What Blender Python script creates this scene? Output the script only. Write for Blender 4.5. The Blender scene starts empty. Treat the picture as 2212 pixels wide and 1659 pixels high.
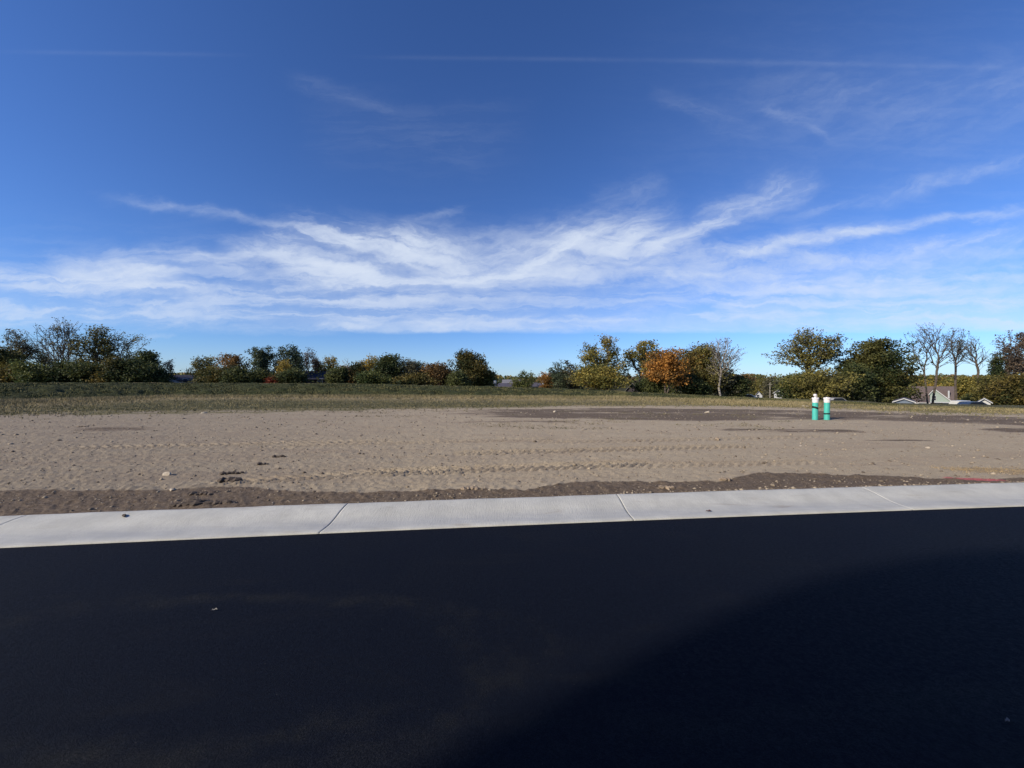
import bpy, math, random
import numpy as np
from mathutils import Vector, Matrix

random.seed(7)
RNG = np.random.default_rng(7)
scene = bpy.context.scene
COL = scene.collection
R = math.radians

# ------------------------------------------------------------------ camera, sky, sun, exposure
F = 385.0            # focal length in pixels of a 1024 px wide frame
EYE = 1.65
cam_d = bpy.data.cameras.new('camera')
cam_d.sensor_width = 36.0
cam_d.lens = F / 1024.0 * 36.0
cam_d.clip_start = 0.05
cam_d.clip_end = 6000
cam = bpy.data.objects.new('camera', cam_d)
cam.location = (0, 0, EYE)
cam.rotation_euler = (R(90), 0, 0)
COL.objects.link(cam)
scene.camera = cam

SUN_EL = R(28.0)
SUN_DIR = Vector((-0.85, -0.527, 0)).normalized() * math.cos(SUN_EL) + Vector((0, 0, math.sin(SUN_EL)))   # towards the sun
sun_d = bpy.data.lights.new('sun', 'SUN')
sun_d.energy = 4.0
sun_d.angle = R(0.8)
sun_d.color = (1.0, 0.89, 0.71)
sun = bpy.data.objects.new('sun', sun_d)
sun.rotation_euler = SUN_DIR.to_track_quat('Z', 'Y').to_euler()
COL.objects.link(sun)

scene.view_settings.view_transform = 'Standard'
scene.view_settings.look = 'None'
scene.view_settings.gamma = 1.0
scene.view_settings.exposure = 0.40
scene.view_settings.use_curve_mapping = False


class NT:
    """small helper to write node graphs as expressions"""
    def __init__(s, tree):
        s.t = tree; s.n = tree.nodes; s.l = tree.links

    def put(s, sock, v):
        if v is None: return
        if isinstance(v, bpy.types.NodeSocket): s.l.new(v, sock)
        else: sock.default_value = v

    def m(s, op, a, b=None, c=None, clamp=False):
        x = s.n.new('ShaderNodeMath'); x.operation = op; x.use_clamp = clamp
        s.put(x.inputs[0], a); s.put(x.inputs[1], b)
        if c is not None: s.put(x.inputs[2], c)
        return x.outputs[0]

    def vec(s, x, y, z=0.0):
        c = s.n.new('ShaderNodeCombineXYZ')
        s.put(c.inputs[0], x); s.put(c.inputs[1], y); s.put(c.inputs[2], z)
        return c.outputs[0]

    def noise(s, v, scale=5, detail=4, rough=0.5, dist=0.0, out=0):
        x = s.n.new('ShaderNodeTexNoise'); s.put(x.inputs['Vector'], v)
        x.inputs['Scale'].default_value = scale; x.inputs['Detail'].default_value = detail
        x.inputs['Roughness'].default_value = rough; x.inputs['Distortion'].default_value = dist
        return x.outputs[out]

    def ramp(s, v, lo, hi, a=0.0, b=1.0, smooth=True):
        x = s.n.new('ShaderNodeMapRange'); x.interpolation_type = 'SMOOTHSTEP' if smooth else 'LINEAR'
        s.put(x.inputs['Value'], v)
        x.inputs['From Min'].default_value = lo; x.inputs['From Max'].default_value = hi
        x.inputs['To Min'].default_value = a; x.inputs['To Max'].default_value = b
        return x.outputs[0]

    def mix(s, f, a, b, mode='MIX'):
        x = s.n.new('ShaderNodeMix'); x.data_type = 'RGBA'; x.blend_type = mode; x.clamp_factor = True
        s.put(x.inputs[0], f)
        s.put(x.inputs[6], a if isinstance(a, bpy.types.NodeSocket) else (*a, 1.0))
        s.put(x.inputs[7], b if isinstance(b, bpy.types.NodeSocket) else (*b, 1.0))
        return x.outputs[2]

    def attr(s, name, out='Fac'):
        x = s.n.new('ShaderNodeAttribute'); x.attribute_name = name
        return x.outputs[out]

    def bump(s, h, strength=0.5, dist=0.02, normal=None):
        x = s.n.new('ShaderNodeBump'); s.put(x.inputs['Height'], h)
        x.inputs['Strength'].default_value = strength; x.inputs['Distance'].default_value = dist
        if normal is not None: s.put(x.inputs['Normal'], normal)
        return x.outputs[0]

    def coord(s, which='Object'):
        return s.n.new('ShaderNodeTexCoord').outputs[which]

    def scale(s, v, sc):
        x = s.n.new('ShaderNodeMapping'); s.put(x.inputs['Vector'], v); x.inputs['Scale'].default_value = sc
        return x.outputs[0]


def px(x, y):          # pixel of the photograph seen at 2212 px wide -> view-plane tangent coordinates
    return ((x * 1024.0 / 2212.0 - 512.0) / F, (384.0 - y * 1024.0 / 2212.0) / F)


def build_world():
    w = bpy.data.worlds.new('World'); scene.world = w; w.use_nodes = True
    T = NT(w.node_tree); T.n.clear()
    out = T.n.new('ShaderNodeOutputWorld'); bg = T.n.new('ShaderNodeBackground')
    T.l.new(bg.outputs[0], out.inputs[0])
    sky = T.n.new('ShaderNodeTexSky'); sky.sky_type = 'NISHITA'; sky.sun_disc = False
    sky.sun_elevation = SUN_EL
    sky.sun_rotation = math.atan2(SUN_DIR.x, SUN_DIR.y)
    sky.altitude = 250; sky.air_density = 1.0; sky.dust_density = 0.35; sky.ozone_density = 3.0
    d = T.coord('Generated')
    sp = T.n.new('ShaderNodeSeparateXYZ'); T.l.new(d, sp.inputs[0])
    X, Y, Z = sp.outputs
    ya = T.m('MAXIMUM', T.m('ABSOLUTE', Y), 0.06)
    u = T.m('DIVIDE', X, ya); v = T.m('DIVIDE', Z, ya)
    # wispy warp of the cirrus
    n1 = T.noise(T.vec(T.m('MULTIPLY', u, 1.6), T.m('MULTIPLY', v, 3.2), 1.3), 2.2, 5, 0.6, 0.4, out=1)
    s1 = T.n.new('ShaderNodeSeparateColor'); T.l.new(n1, s1.inputs[0])
    uw = T.m('ADD', u, T.m('MULTIPLY', T.m('SUBTRACT', s1.outputs[0], 0.5), 0.16))
    vw = T.m('ADD', v, T.m('MULTIPLY', T.m('SUBTRACT', s1.outputs[1], 0.5), 0.065))
    n2 = T.noise(T.vec(T.m('MULTIPLY', u, 9.0), T.m('MULTIPLY', v, 17.0), 5.3), 1.5, 5, 0.6, 0.5, out=1)
    s2 = T.n.new('ShaderNodeSeparateColor'); T.l.new(n2, s2.inputs[0])
    uw = T.m('ADD', uw, T.m('MULTIPLY', T.m('SUBTRACT', s2.outputs[0], 0.5), 0.055))
    vw = T.m('ADD', vw, T.m('MULTIPLY', T.m('SUBTRACT', s2.outputs[1], 0.5), 0.035))
    fine = T.ramp(s2.outputs[2], 0.25, 0.75, 0.72, 1.22)

    def fibre(ang, su, sv, seed, lo, hi, det=6):
        c, s_ = math.cos(ang), math.sin(ang)
        a = T.m('ADD', T.m('MULTIPLY', uw, c), T.m('MULTIPLY', vw, s_))
        b = T.m('SUBTRACT', T.m('MULTIPLY', vw, c), T.m('MULTIPLY', uw, s_))
        nn = T.noise(T.vec(T.m('MULTIPLY', a, su), T.m('MULTIPLY', b, sv), seed), 1.0, det, 0.62, 0.35)
        return T.ramp(nn, lo, hi)
    fib = {'h': fibre(0.0, 3.2, 30.0, 4.1, 0.40, 0.66), 'd': fibre(R(-13), 4.5, 24.0, 9.7, 0.38, 0.64),
           'u': fibre(R(24), 4.2, 24.0, 2.2, 0.38, 0.66), 'c': fibre(R(4), 9.0, 30.0, 7.5, 0.30, 0.66)}
    total = None

    def streak(x0, y0, x1, y1, wd, inten, kind=None, warp=True, floor=0.25, end=0.25):
        nonlocal total
        (a0, b0), (a1, b1) = px(x0, y0), px(x1, y1)
        L = math.hypot(a1 - a0, b1 - b0); cx, cy = (a1 - a0) / L, (b1 - b0) / L
        W = wd * 1024.0 / 2212.0 / F
        U, V = (uw, vw) if warp else (u, v)
        du = T.m('SUBTRACT', U, a0); dv = T.m('SUBTRACT', V, b0)
        a = T.m('MULTIPLY_ADD', du, cx / L, T.m('MULTIPLY', dv, cy / L))
        b = T.m('MULTIPLY_ADD', du, -cy / W, T.m('MULTIPLY', dv, cx / W))
        g = T.m('EXPONENT', T.m('MULTIPLY', T.m('MULTIPLY', b, b), -0.7))
        w0 = T.ramp(a, -end, end); w1 = T.ramp(a, 1 + end, 1 - end)
        r = T.m('MULTIPLY', T.m('MULTIPLY', g, T.m('MULTIPLY', w0, w1)), inten)
        if kind:
            r = T.m('MULTIPLY', r, T.m('MULTIPLY_ADD', fib[kind], 1 - floor, floor))
        total = r if total is None else T.m('ADD', total, r)

    # old contrail high up
    streak(40, 112, 470, 118, 4, .03, 'c', False, .6)
    streak(860, 124, 1500, 131, 4, .032, 'c', False, .6)
    streak(1500, 132, 2260, 149, 5, .045, 'c', False, .5)
    # the long descending wisp and the bright central knot
    streak(290, 432, 640, 492, 8, .26, 'c', floor=.4)
    streak(620, 500, 930, 545, 28, 1.15, 'd', floor=.16)
    streak(860, 540, 1030, 590, 36, 1.1, 'd', floor=.15)
    streak(520, 535, 830, 592, 15, 1.2, 'd')
    streak(620, 575, 820, 600, 24, 1.2, 'h')
    streak(120, 580, 380, 602, 22, 1.7, 'h', floor=.6)
    streak(-40, 596, 240, 600, 14, .55, 'h')
    streak(360, 548, 600, 560, 14, .40, 'h')
    streak(800, 612, 1180, 606, 11, .9, 'h')
    streak(1020, 575, 1220, 560, 36, .55, 'u')
    streak(1090, 560, 1420, 498, 34, 1.3, 'u', floor=.18)
    streak(1180, 535, 1440, 520, 34, .75, 'h')
    streak(900, 600, 1300, 590, 20, .8, 'c', floor=.2)
    streak(560, 510, 800, 520, 14, .5, 'd')
    streak(700, 545, 1450, 540, 30, .45, 'c', floor=.1)
    streak(1300, 600, 2200, 600, 26, .38, 'c', floor=.15)
    streak(1450, 540, 1900, 560, 18, .30, 'c', floor=.1)
    streak(200, 540, 520, 560, 12, .30, 'c', floor=.1)
    streak(1380, 575, 1620, 560, 16, .45, 'c')
    streak(1400, 560, 1560, 470, 18, 1.0, 'u')
    streak(1520, 480, 1740, 395, 24, .62, 'u')
    streak(1540, 555, 1960, 488, 10, .95, 'c', floor=.4)
    streak(1700, 520, 1900, 500, 20, .28, 'u')
    streak(1950, 490, 2260, 448, 8, .36, 'c')
    streak(1700, 606, 2260, 597, 7, .42, 'c', floor=.4)
    streak(1860, 575, 2260, 505, 22, .34, 'u')
    streak(1870, 428, 2260, 335, 14, .26, 'u')
    streak(1440, 208, 1640, 285, 14, .10, 'd')
    streak(1620, 230, 2150, 270, 70, .06, 'u')
    streak(640, 175, 880, 238, 14, .07, 'd')
    streak(700, 290, 1100, 300, 60, .05, 'h')
    streak(880, 475, 1010, 458, 9, .24, 'u')
    streak(690, 706, 800, 703, 8, .55, 'c')
    streak(880, 696, 980, 708, 9, .45, 'c')
    streak(310, 732, 372, 730, 6, .42, 'c')
    streak(520, 722, 600, 718, 9, .16, 'c')
    # veils low over the horizon
    streak(-300, 640, 900, 640, 46, .62, 'h', floor=.25)
    streak(-300, 674, 1000, 692, 18, .42, 'h', floor=.30)
    streak(700, 655, 2500, 650, 44, .55, 'h', floor=.25)
    streak(800, 707, 2600, 692, 20, .66, 'h', floor=.55)
    streak(1700, 655, 2600, 655, 30, .40, 'h', floor=.4)
    streak(-300, 600, 2600, 575, 70, .14, 'h', floor=.2)
    streak(1500, 300, 2700, 250, 200, .05, 'h', floor=.5)
    # fan of thin wisps on the right
    streak(1420, 600, 1700, 588, 9, .34, 'c', floor=.3)
    streak(1650, 570, 2260, 545, 10, .30, 'c', floor=.3)
    streak(1560, 625, 2260, 628, 9, .32, 'c', floor=.3)
    streak(1560, 655, 1720, 652, 5, .45, 'c', floor=.3)
    streak(2000, 540, 2260, 478, 11, .30, 'u', floor=.3)
    streak(1700, 470, 1900, 420, 9, .16, 'u')
    streak(1640, 225, 1800, 300, 8, .12, 'd')
    streak(1700, 200, 2260, 215, 50, .05, 'u', floor=.3)
    streak(2120, 150, 2260, 190, 40, .07, 'u')
    streak(1280, 440, 1420, 400, 26, .14, 'u')
    streak(0, 622, 500, 618, 8, .34, 'c', floor=.4)
    streak(450, 640, 1000, 650, 7, .30, 'c', floor=.3)
    streak(400, 560, 560, 585, 12, .42, 'd')
    # the sheet ends in a clean lower edge a little above the trees
    sv = T.m('SUBTRACT', v, T.m('MULTIPLY', T.m('SUBTRACT', s1.outputs[2], 0.5), 0.02))
    gate = T.ramp(sv, px(0, 724)[1], px(0, 712)[1])
    gate = T.m('MAXIMUM', gate, T.ramp(u, -0.35, -0.55))
    gate = T.m('MULTIPLY', gate, T.ramp(sv, px(0, 742)[1], px(0, 715)[1]))
    dens = T.m('MULTIPLY', T.m('MULTIPLY', T.m('MULTIPLY', total, fine), gate), -1.05)
    dens = T.m('MULTIPLY', T.m('SUBTRACT', 1.0, T.m('EXPONENT', dens)), 0.97)
    dens = T.m('MAXIMUM', dens, T.ramp(v, 0.16, 0.0, 0.0, 0.22))
    # deep autumn blue: the sky's own colour, a little more saturated
    gm = T.n.new('ShaderNodeGamma'); gm.inputs['Gamma'].default_value = 1.1
    T.l.new(T.mix(1.0, sky.outputs[0], (0.66, 0.86, 1.20), 'MULTIPLY'), gm.inputs['Color'])
    hs = T.n.new('ShaderNodeHueSaturation'); hs.inputs['Saturation'].default_value = 1.0
    T.l.new(T.mix(1.0, gm.outputs[0], (0.725, 0.755, 0.795), 'MULTIPLY'), hs.inputs['Color'])
    col = T.mix(dens, hs.outputs[0], (5.5, 6.1, 7.1))
    T.l.new(col, bg.inputs['Color'])
    bg.inputs['Strength'].default_value = 0.10
    w.cycles.sampling_method = 'MANUAL'; w.cycles.sample_map_resolution = 512


build_world()

# ------------------------------------------------------------------ mesh helpers

def mesh_np(name, verts, faces, mat=None, parent=None, smooth=False, attrs=None, uniq=True, mats=None, midx=None):
    verts = np.asarray(verts, dtype=np.float32).reshape(-1, 3)
    faces = np.asarray(faces, dtype=np.int32)
    k = faces.shape[1]; nf = faces.shape[0]
    me = bpy.data.meshes.new(name)
    me.vertices.add(len(verts)); me.vertices.foreach_set('co', verts.ravel())
    me.loops.add(nf * k); me.loops.foreach_set('vertex_index', faces.ravel())
    me.polygons.add(nf)
    me.polygons.foreach_set('loop_start', np.arange(0, nf * k, k, dtype=np.int32))
    me.polygons.foreach_set('loop_total', np.full(nf, k, dtype=np.int32))
    if smooth: me.polygons.foreach_set('use_smooth', np.ones(nf, dtype=bool))
    for nm, (dom, arr) in (attrs or {}).items():
        a = me.attributes.new(nm, 'FLOAT', dom); a.data.foreach_set('value', np.asarray(arr, dtype=np.float32))
    me.update(calc_edges=True)
    if mat: me.materials.append(mat)
    o = bpy.data.objects.new(name, me); COL.objects.link(o)
    if parent: o.parent = parent
    return o


class MB:
    """collects boxes, prisms, tubes in one mesh"""
    def __init__(s): s.v = []; s.f = []

    def add(s, vs, fs):
        k = len(s.v); s.v += [tuple(p) for p in vs]; s.f += [tuple(i + k for i in f) for f in fs]; return s

    def box(s, x0, x1, y0, y1, z0, z1):
        vs = [(x, y, z) for z in (z0, z1) for x, y in ((x0, y0), (x1, y0), (x1, y1), (x0, y1))]
        return s.add(vs, [(3, 2, 1, 0), (4, 5, 6, 7), (0, 1, 5, 4), (1, 2, 6, 5), (2, 3, 7, 6), (3, 0, 4, 7)])

    def prism_x(s, poly, x0, x1):            # poly of (y,z), extruded along x
        n = len(poly)
        vs = [(x0, y, z) for y, z in poly] + [(x1, y, z) for y, z in poly]
        return s.add(vs, [tuple(range(n)), tuple(range(2 * n - 1, n - 1, -1))] + [(i, i + n, (i + 1) % n + n, (i + 1) % n) for i in range(n)])

    def prism_y(s, poly, y0, y1):            # poly of (x,z), extruded along y
        n = len(poly)
        vs = [(x, y0, z) for x, z in poly] + [(x, y1, z) for x, z in poly]
        return s.add(vs, [tuple(range(n)), tuple(range(2 * n - 1, n - 1, -1))] + [(i, i + n, (i + 1) % n + n, (i + 1) % n) for i in range(n)])

    def lathe(s, prof, n=24, c=(0, 0, 0), caps=True):
        vs = []
        for r, z in prof:
            for i in range(n):
                a = 2 * math.pi * i / n; vs.append((c[0] + r * math.cos(a), c[1] + r * math.sin(a), c[2] + z))
        fs = [(j * n + i, j * n + (i + 1) % n, (j + 1) * n + (i + 1) % n, (j + 1) * n + i) for j in range(len(prof) - 1) for i in range(n)]
        if caps:
            fs.append(tuple(range(n - 1, -1, -1))); m = (len(prof) - 1) * n; fs.append(tuple(range(m, m + n)))
        return s.add(vs, fs)

    def tube(s, p, q, r0, r1=None, n=8):
        p = Vector(p); q = Vector(q); r1 = r0 if r1 is None else r1
        d = (q - p).normalized(); a = d.orthogonal().normalized(); b = d.cross(a)
        vs = []
        for c, r in ((p, r0), (q, r1)):
            for i in range(n):
                t = 2 * math.pi * i / n; vs.append(c + a * (r * math.cos(t)) + b * (r * math.sin(t)))
        fs = [(i, (i + 1) % n, n + (i + 1) % n, n + i) for i in range(n)] + [tuple(range(n - 1, -1, -1)), tuple(range(n, 2 * n))]
        return s.add(vs, fs)

    def build(s, name, mat, parent=None, smooth=False):
        me = bpy.data.meshes.new(name); me.from_pydata(s.v, [], s.f); me.validate(); me.update()
        if mat: me.materials.append(mat)
        if smooth: me.shade_smooth()
        o = bpy.data.objects.new(name, me); COL.objects.link(o)
        if parent: o.parent = parent
        return o


def tag(o, label=None, cat=None, group=None, kind=None):
    if label: o['label'] = label
    if cat: o['category'] = cat
    if group: o['group'] = group
    if kind: o['kind'] = kind
    return o


def empty(name, loc, rz=0.0):
    o = bpy.data.objects.new(name, None); COL.objects.link(o)
    o.location = loc; o.rotation_euler = (0, 0, rz); o.empty_display_size = 0.2
    return o


# numpy value noise
_P = np.random.default_rng(3).random((256, 256)).astype(np.float64)

def vnoise(x, y):
    xi = np.floor(x).astype(int); yi = np.floor(y).astype(int)
    fx = x - xi; fy = y - yi
    fx = fx * fx * fx * (fx * (fx * 6 - 15) + 10); fy = fy * fy * fy * (fy * (fy * 6 - 15) + 10)
    a = _P[xi & 255, yi & 255]; b = _P[(xi + 1) & 255, yi & 255]
    c = _P[xi & 255, (yi + 1) & 255]; d = _P[(xi + 1) & 255, (yi + 1) & 255]
    return (a * (1 - fx) + b * fx) * (1 - fy) + (c * (1 - fx) + d * fx) * fy

def fbm(x, y, octv=4, gain=0.5):
    s = 0; a = 1; t = 0
    for i in range(octv):
        s = s + a * vnoise(x * 2 ** i + 17.3 * i, y * 2 ** i + 5.1 * i); t += a; a *= gain
    return s / t

def sstep(x, a, b):
    t = np.clip((x - a) / (b - a), 0, 1); return t * t * (3 - 2 * t)


# ------------------------------------------------------------------ materials

def material(name):
    m = bpy.data.materials.new(name); m.use_nodes = True
    T = NT(m.node_tree); b = T.n['Principled BSDF']
    return m, T, b

def simple(name, col, rough=0.8, var=0.15, scale=8.0, spec=0.3, bump=0.0, metal=0.0):
    m, T, b = material(name)
    n = T.noise(T.coord(), scale, 5, 0.6)
    c = T.mix(T.ramp(n, 0.3, 0.7), tuple(x * (1 - var) for x in col), tuple(min(1, x * (1 + var)) for x in col))
    T.l.new(c, b.inputs['Base Color']); b.inputs['Roughness'].default_value = rough
    b.inputs['Specular IOR Level'].default_value = spec; b.inputs['Metallic'].default_value = metal
    if bump: T.l.new(T.bump(T.noise(T.coord(), scale * 4, 4, 0.6), bump, 0.01), b.inputs['Normal'])
    return m

def leaf_material(name, ca, cb, trans=0.35):
    m, T, b = material(name)
    t = T.attr('tint')
    c = T.mix(T.ramp(t, 0.15, 0.85, smooth=False), ca, cb)
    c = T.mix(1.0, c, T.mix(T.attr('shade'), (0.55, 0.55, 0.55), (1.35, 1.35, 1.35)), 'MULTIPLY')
    T.l.new(c, b.inputs['Base Color']); b.inputs['Roughness'].default_value = 0.65
    b.inputs['Specular IOR Level'].default_value = 0.25
    tr = T.n.new('ShaderNodeBsdfTranslucent'); T.l.new(c, tr.inputs['Color'])
    mx = T.n.new('ShaderNodeMixShader'); mx.inputs[0].default_value = trans
    T.l.new(b.outputs[0], mx.inputs[1]); T.l.new(tr.outputs[0], mx.inputs[2])
    T.l.new(mx.outputs[0], T.n['Material Output'].inputs['Surface'])
    return m

def asphalt_material():
    m, T, b = material('fresh_asphalt')
    P = T.coord()
    grain = T.noise(P, 130, 4, 0.75); mid = T.noise(P, 40, 4, 0.6); big = T.noise(P, 0.6, 4, 0.55, 0.6)
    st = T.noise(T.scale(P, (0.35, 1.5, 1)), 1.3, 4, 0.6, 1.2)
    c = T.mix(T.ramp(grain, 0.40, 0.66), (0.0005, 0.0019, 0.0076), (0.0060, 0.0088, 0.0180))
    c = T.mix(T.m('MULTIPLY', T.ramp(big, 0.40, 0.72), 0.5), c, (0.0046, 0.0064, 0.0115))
    # dried dust left by a puddle: thin arc and smears
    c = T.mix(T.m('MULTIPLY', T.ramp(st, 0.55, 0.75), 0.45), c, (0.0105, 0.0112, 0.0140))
    c = T.mix(T.ramp(T.noise(P, 60, 2, 0.5), 0.765, 0.80), c, (0.07, 0.068, 0.065))
    sp = T.n.new('ShaderNodeSeparateXYZ'); T.l.new(P, sp.inputs[0])
    # dusty outline of a dried puddle, left of the middle, and a tyre-width smear nearer the viewer
    wv = T.m('MULTIPLY', T.m('SUBTRACT', T.noise(P, 1.6, 5, .6), .5), 1.1)
    rx = T.m('DIVIDE', T.m('ADD', sp.outputs[0], 1.9), 1.9); ry = T.m('DIVIDE', T.m('SUBTRACT', sp.outputs[1], 2.35), .62)
    rr = T.m('ADD', T.m('SQRT', T.m('ADD', T.m('MULTIPLY', rx, rx), T.m('MULTIPLY', ry, ry))), T.m('MULTIPLY', wv, .7))
    ring = T.m('MULTIPLY', T.ramp(rr, .80, 1.0), T.ramp(rr, 1.22, 1.0))
    dust = T.m('MULTIPLY', ring, T.ramp(T.noise(P, 2.2, 5, .65), .38, .68))
    sm = T.m('ADD', T.m('SUBTRACT', sp.outputs[1], 1.98), T.m('ADD', T.m('MULTIPLY', sp.outputs[0], -.10), T.m('MULTIPLY', wv, .12)))
    smear = T.m('MULTIPLY', T.m('MULTIPLY', T.ramp(sm, -.02, -.16), T.ramp(sm, -.55, -.1)), T.ramp(T.noise(T.scale(P, (.7, 1.6, 1)), 1.5, 5, .6), .35, .62))
    dd = T.m('ADD', T.m('MULTIPLY', dust, .75), T.m('MULTIPLY', smear, .55), clamp=True)
    c = T.mix(dd, c, T.mix(T.ramp(grain, .42, .62), (0.006, 0.0072, 0.0092), (0.026, 0.0255, 0.0265)))
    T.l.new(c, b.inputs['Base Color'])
    T.l.new(T.ramp(mid, 0.3, 0.7, 0.72, 0.88), b.inputs['Roughness'])
    b.inputs['Specular IOR Level'].default_value = 0.11
    h = T.m('ADD', T.m('MULTIPLY', grain, 0.8), T.m('MULTIPLY', mid, 0.5))
    T.l.new(T.bump(h, 0.9, 0.008), b.inputs['Normal'])
    return m

def concrete_material():
    m, T, b = material('kerb_concrete')
    P = T.coord()
    n = T.noise(P, 3.0, 5, 0.6); g = T.noise(P, 90, 4, 0.75)
    br = T.noise(T.scale(P, (26, 3.0, 3.0)), 3.0, 4, 0.65)
    c = T.mix(T.ramp(n, 0.3, 0.7), (0.46, 0.455, 0.415), (0.575, 0.57, 0.52))
    c = T.mix(T.m('MULTIPLY', T.ramp(br, 0.35, 0.7), 0.35), c, (0.44, 0.44, 0.435))
    c = T.mix(T.m('MULTIPLY', T.ramp(g, 0.5, 0.72), 0.5), c, (0.33, 0.33, 0.31))
    # bluish shading of the gutter painted into the colour, then brown soil stains
    s = T.attr('gutter')
    dn = T.noise(T.scale(P, (0.5, 6, 1)), 2.2, 5, 0.6, 0.8)
    c = T.mix(T.m('MULTIPLY', T.m('MULTIPLY', s, T.ramp(dn, 0.25, 0.75, 0.35, 1.0)), 0.75), c, (0.35, 0.36, 0.375))
    stn = T.noise(T.scale(P, (0.45, 3, 1)), 1.7, 5, 0.62, 1.0)
    c = T.mix(T.m('MULTIPLY', T.ramp(stn, 0.60, 0.74), 0.40), c, (0.25, 0.20, 0.15))
    T.l.new(c, b.inputs['Base Color']); b.inputs['Roughness'].default_value = 0.85
    b.inputs['Specular IOR Level'].default_value = 0.3
    h = T.m('ADD', T.m('MULTIPLY', br, 1.0), T.m('MULTIPLY', g, 0.7))
    T.l.new(T.bump(h, 0.8, 0.006), b.inputs['Normal'])
    return m

def soil_material():
    m, T, b = material('graded_soil')
    P = T.coord()
    n = T.noise(P, 1.1, 6, 0.65, 0.3); g = T.noise(P, 22, 5, 0.7); st = T.noise(T.scale(P, (0.18, 1.0, 1)), 1.5, 6, 0.68, 0.5)
    dry = T.mix(T.ramp(n, 0.3, 0.7), (0.445, 0.360, 0.240), (0.54, 0.445, 0.305))
    dry = T.mix(T.m('MULTIPLY', T.ramp(g, 0.35, 0.65), 0.5), (0.38, 0.31, 0.22), dry)
    dry = T.mix(T.m('MULTIPLY', T.ramp(st, 0.42, 0.68), 0.65), dry, (0.35, 0.275, 0.195))
    dry = T.mix(T.m('MULTIPLY', T.ramp(T.noise(T.scale(P, (1.0, 2.2, 1)), 7, 5, 0.7), 0.56, 0.66), 0.45), dry, (0.19, 0.145, 0.105))
    dry = T.mix(T.attr('grey'), dry, T.mix(1.0, dry, (0.72, 0.725, 0.75), 'MULTIPLY'))  # darker left soil: the view against the sun put into the colour
    moist = T.mix(T.ramp(g, 0.35, 0.7), (0.105, 0.078, 0.056), (0.205, 0.158, 0.115))
    dk = T.m('ADD', T.attr('moist'), T.m('MULTIPLY', T.m('SUBTRACT', T.noise(T.scale(P, (0.3, 1.5, 1)), 2.5, 6, 0.7), 0.5), 1.3))
    c = T.mix(T.ramp(dk, 0.34, 0.66), dry, moist)
    straw = T.mix(T.ramp(T.noise(T.scale(P, (1, 3, 1)), 30, 4, 0.7), 0.35, 0.65), (0.17, 0.115, 0.055), (0.42, 0.30, 0.15))
    sk = T.m('ADD', T.attr('straw'), T.m('MULTIPLY', T.m('SUBTRACT', T.noise(P, 9, 5, 0.7), 0.5), 1.0))
    c = T.mix(T.m('MULTIPLY', T.ramp(sk, 0.45, 0.75), 0.55), c, straw)
    pk = T.m('ADD', T.attr('marking'), T.m('MULTIPLY', T.m('SUBTRACT', T.noise(T.scale(P, (1, 2.5, 1)), 14, 5, 0.7), 0.5), 1.3))
    c = T.mix(T.m('MULTIPLY', T.ramp(pk, 0.35, 0.85), 0.8), c, (0.55, 0.13, 0.14))
    gr = T.mix(T.ramp(T.noise(T.scale(P, (1, 2, 1)), 6, 5, 0.7), 0.3, 0.7), (0.115, 0.110, 0.052), (0.24, 0.195, 0.11))
    gk = T.m('ADD', T.attr('green'), T.m('MULTIPLY', T.m('SUBTRACT', T.noise(T.scale(P, (0.4, 2, 1)), 1.6, 6, 0.75), 0.5), 1.5))
    c = T.mix(T.ramp(gk, 0.45, 0.65), c, gr)
    T.l.new(c, b.inputs['Base Color']); b.inputs['Roughness'].default_value = 0.95
    b.inputs['Specular IOR Level'].default_value = 0.12
    h = T.m('ADD', T.noise(P, 14, 6, 0.75), T.m('MULTIPLY', T.noise(P, 60, 4, 0.7), 0.35))
    T.l.new(T.bump(h, 0.55, 0.04), b.inputs['Normal'])
    return m

def grass_ground_material():
    m, T, b = material('rough_grass')
    P = T.coord()
    n = T.noise(T.scale(P, (0.35, 1.1, 1)), 0.9, 7, 0.72, 0.4); g = T.noise(T.scale(P, (1, 2, 1)), 5, 6, 0.75)
    low = T.mix(T.ramp(n, 0.36, 0.62), (0.155, 0.145, 0.062), (0.37, 0.295, 0.165))
    low = T.mix(T.m('MULTIPLY', T.ramp(g, 0.40, 0.65), 0.55), (0.085, 0.085, 0.042), low)
    low = T.mix(T.m('MULTIPLY', T.attr('tan'), T.ramp(g, 0.30, 0.55)), low, (0.38, 0.30, 0.175))
    bank = T.mix(T.ramp(n, 0.36, 0.68), (0.060, 0.070, 0.028), (0.150, 0.140, 0.066))
    bank = T.mix(T.m('MULTIPLY', T.ramp(g, 0.42, 0.62), 0.6), (0.036, 0.043, 0.018), bank)
    c = T.mix(T.attr('bank'), low, bank)
    T.l.new(c, b.inputs['Base Color']); b.inputs['Roughness'].default_value = 0.95
    b.inputs['Specular IOR Level'].default_value = 0.1
    T.l.new(T.bump(T.noise(P, 3.5, 7, 0.8), 1.0, 0.25), b.inputs['Normal'])
    return m


M = {}
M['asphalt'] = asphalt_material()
M['concrete'] = concrete_material()
M['soil'] = soil_material()
M['field'] = grass_ground_material()
M['bark'] = simple('bark', (0.085, 0.068, 0.055), 0.9, 0.35, 3)
M['bark_pale'] = simple('pale_bark', (0.27, 0.24, 0.21), 0.9, 0.3, 3)

# ------------------------------------------------------------------ terrain
def kerb_edge(x):      # road side of the kerb
    xc = np.clip(x, -9, 9)
    return 4.495 + 0.112 * x - 0.0014 * xc * xc

KW = 0.775
def kerb_back(x): return kerb_edge(x) + KW

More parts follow.
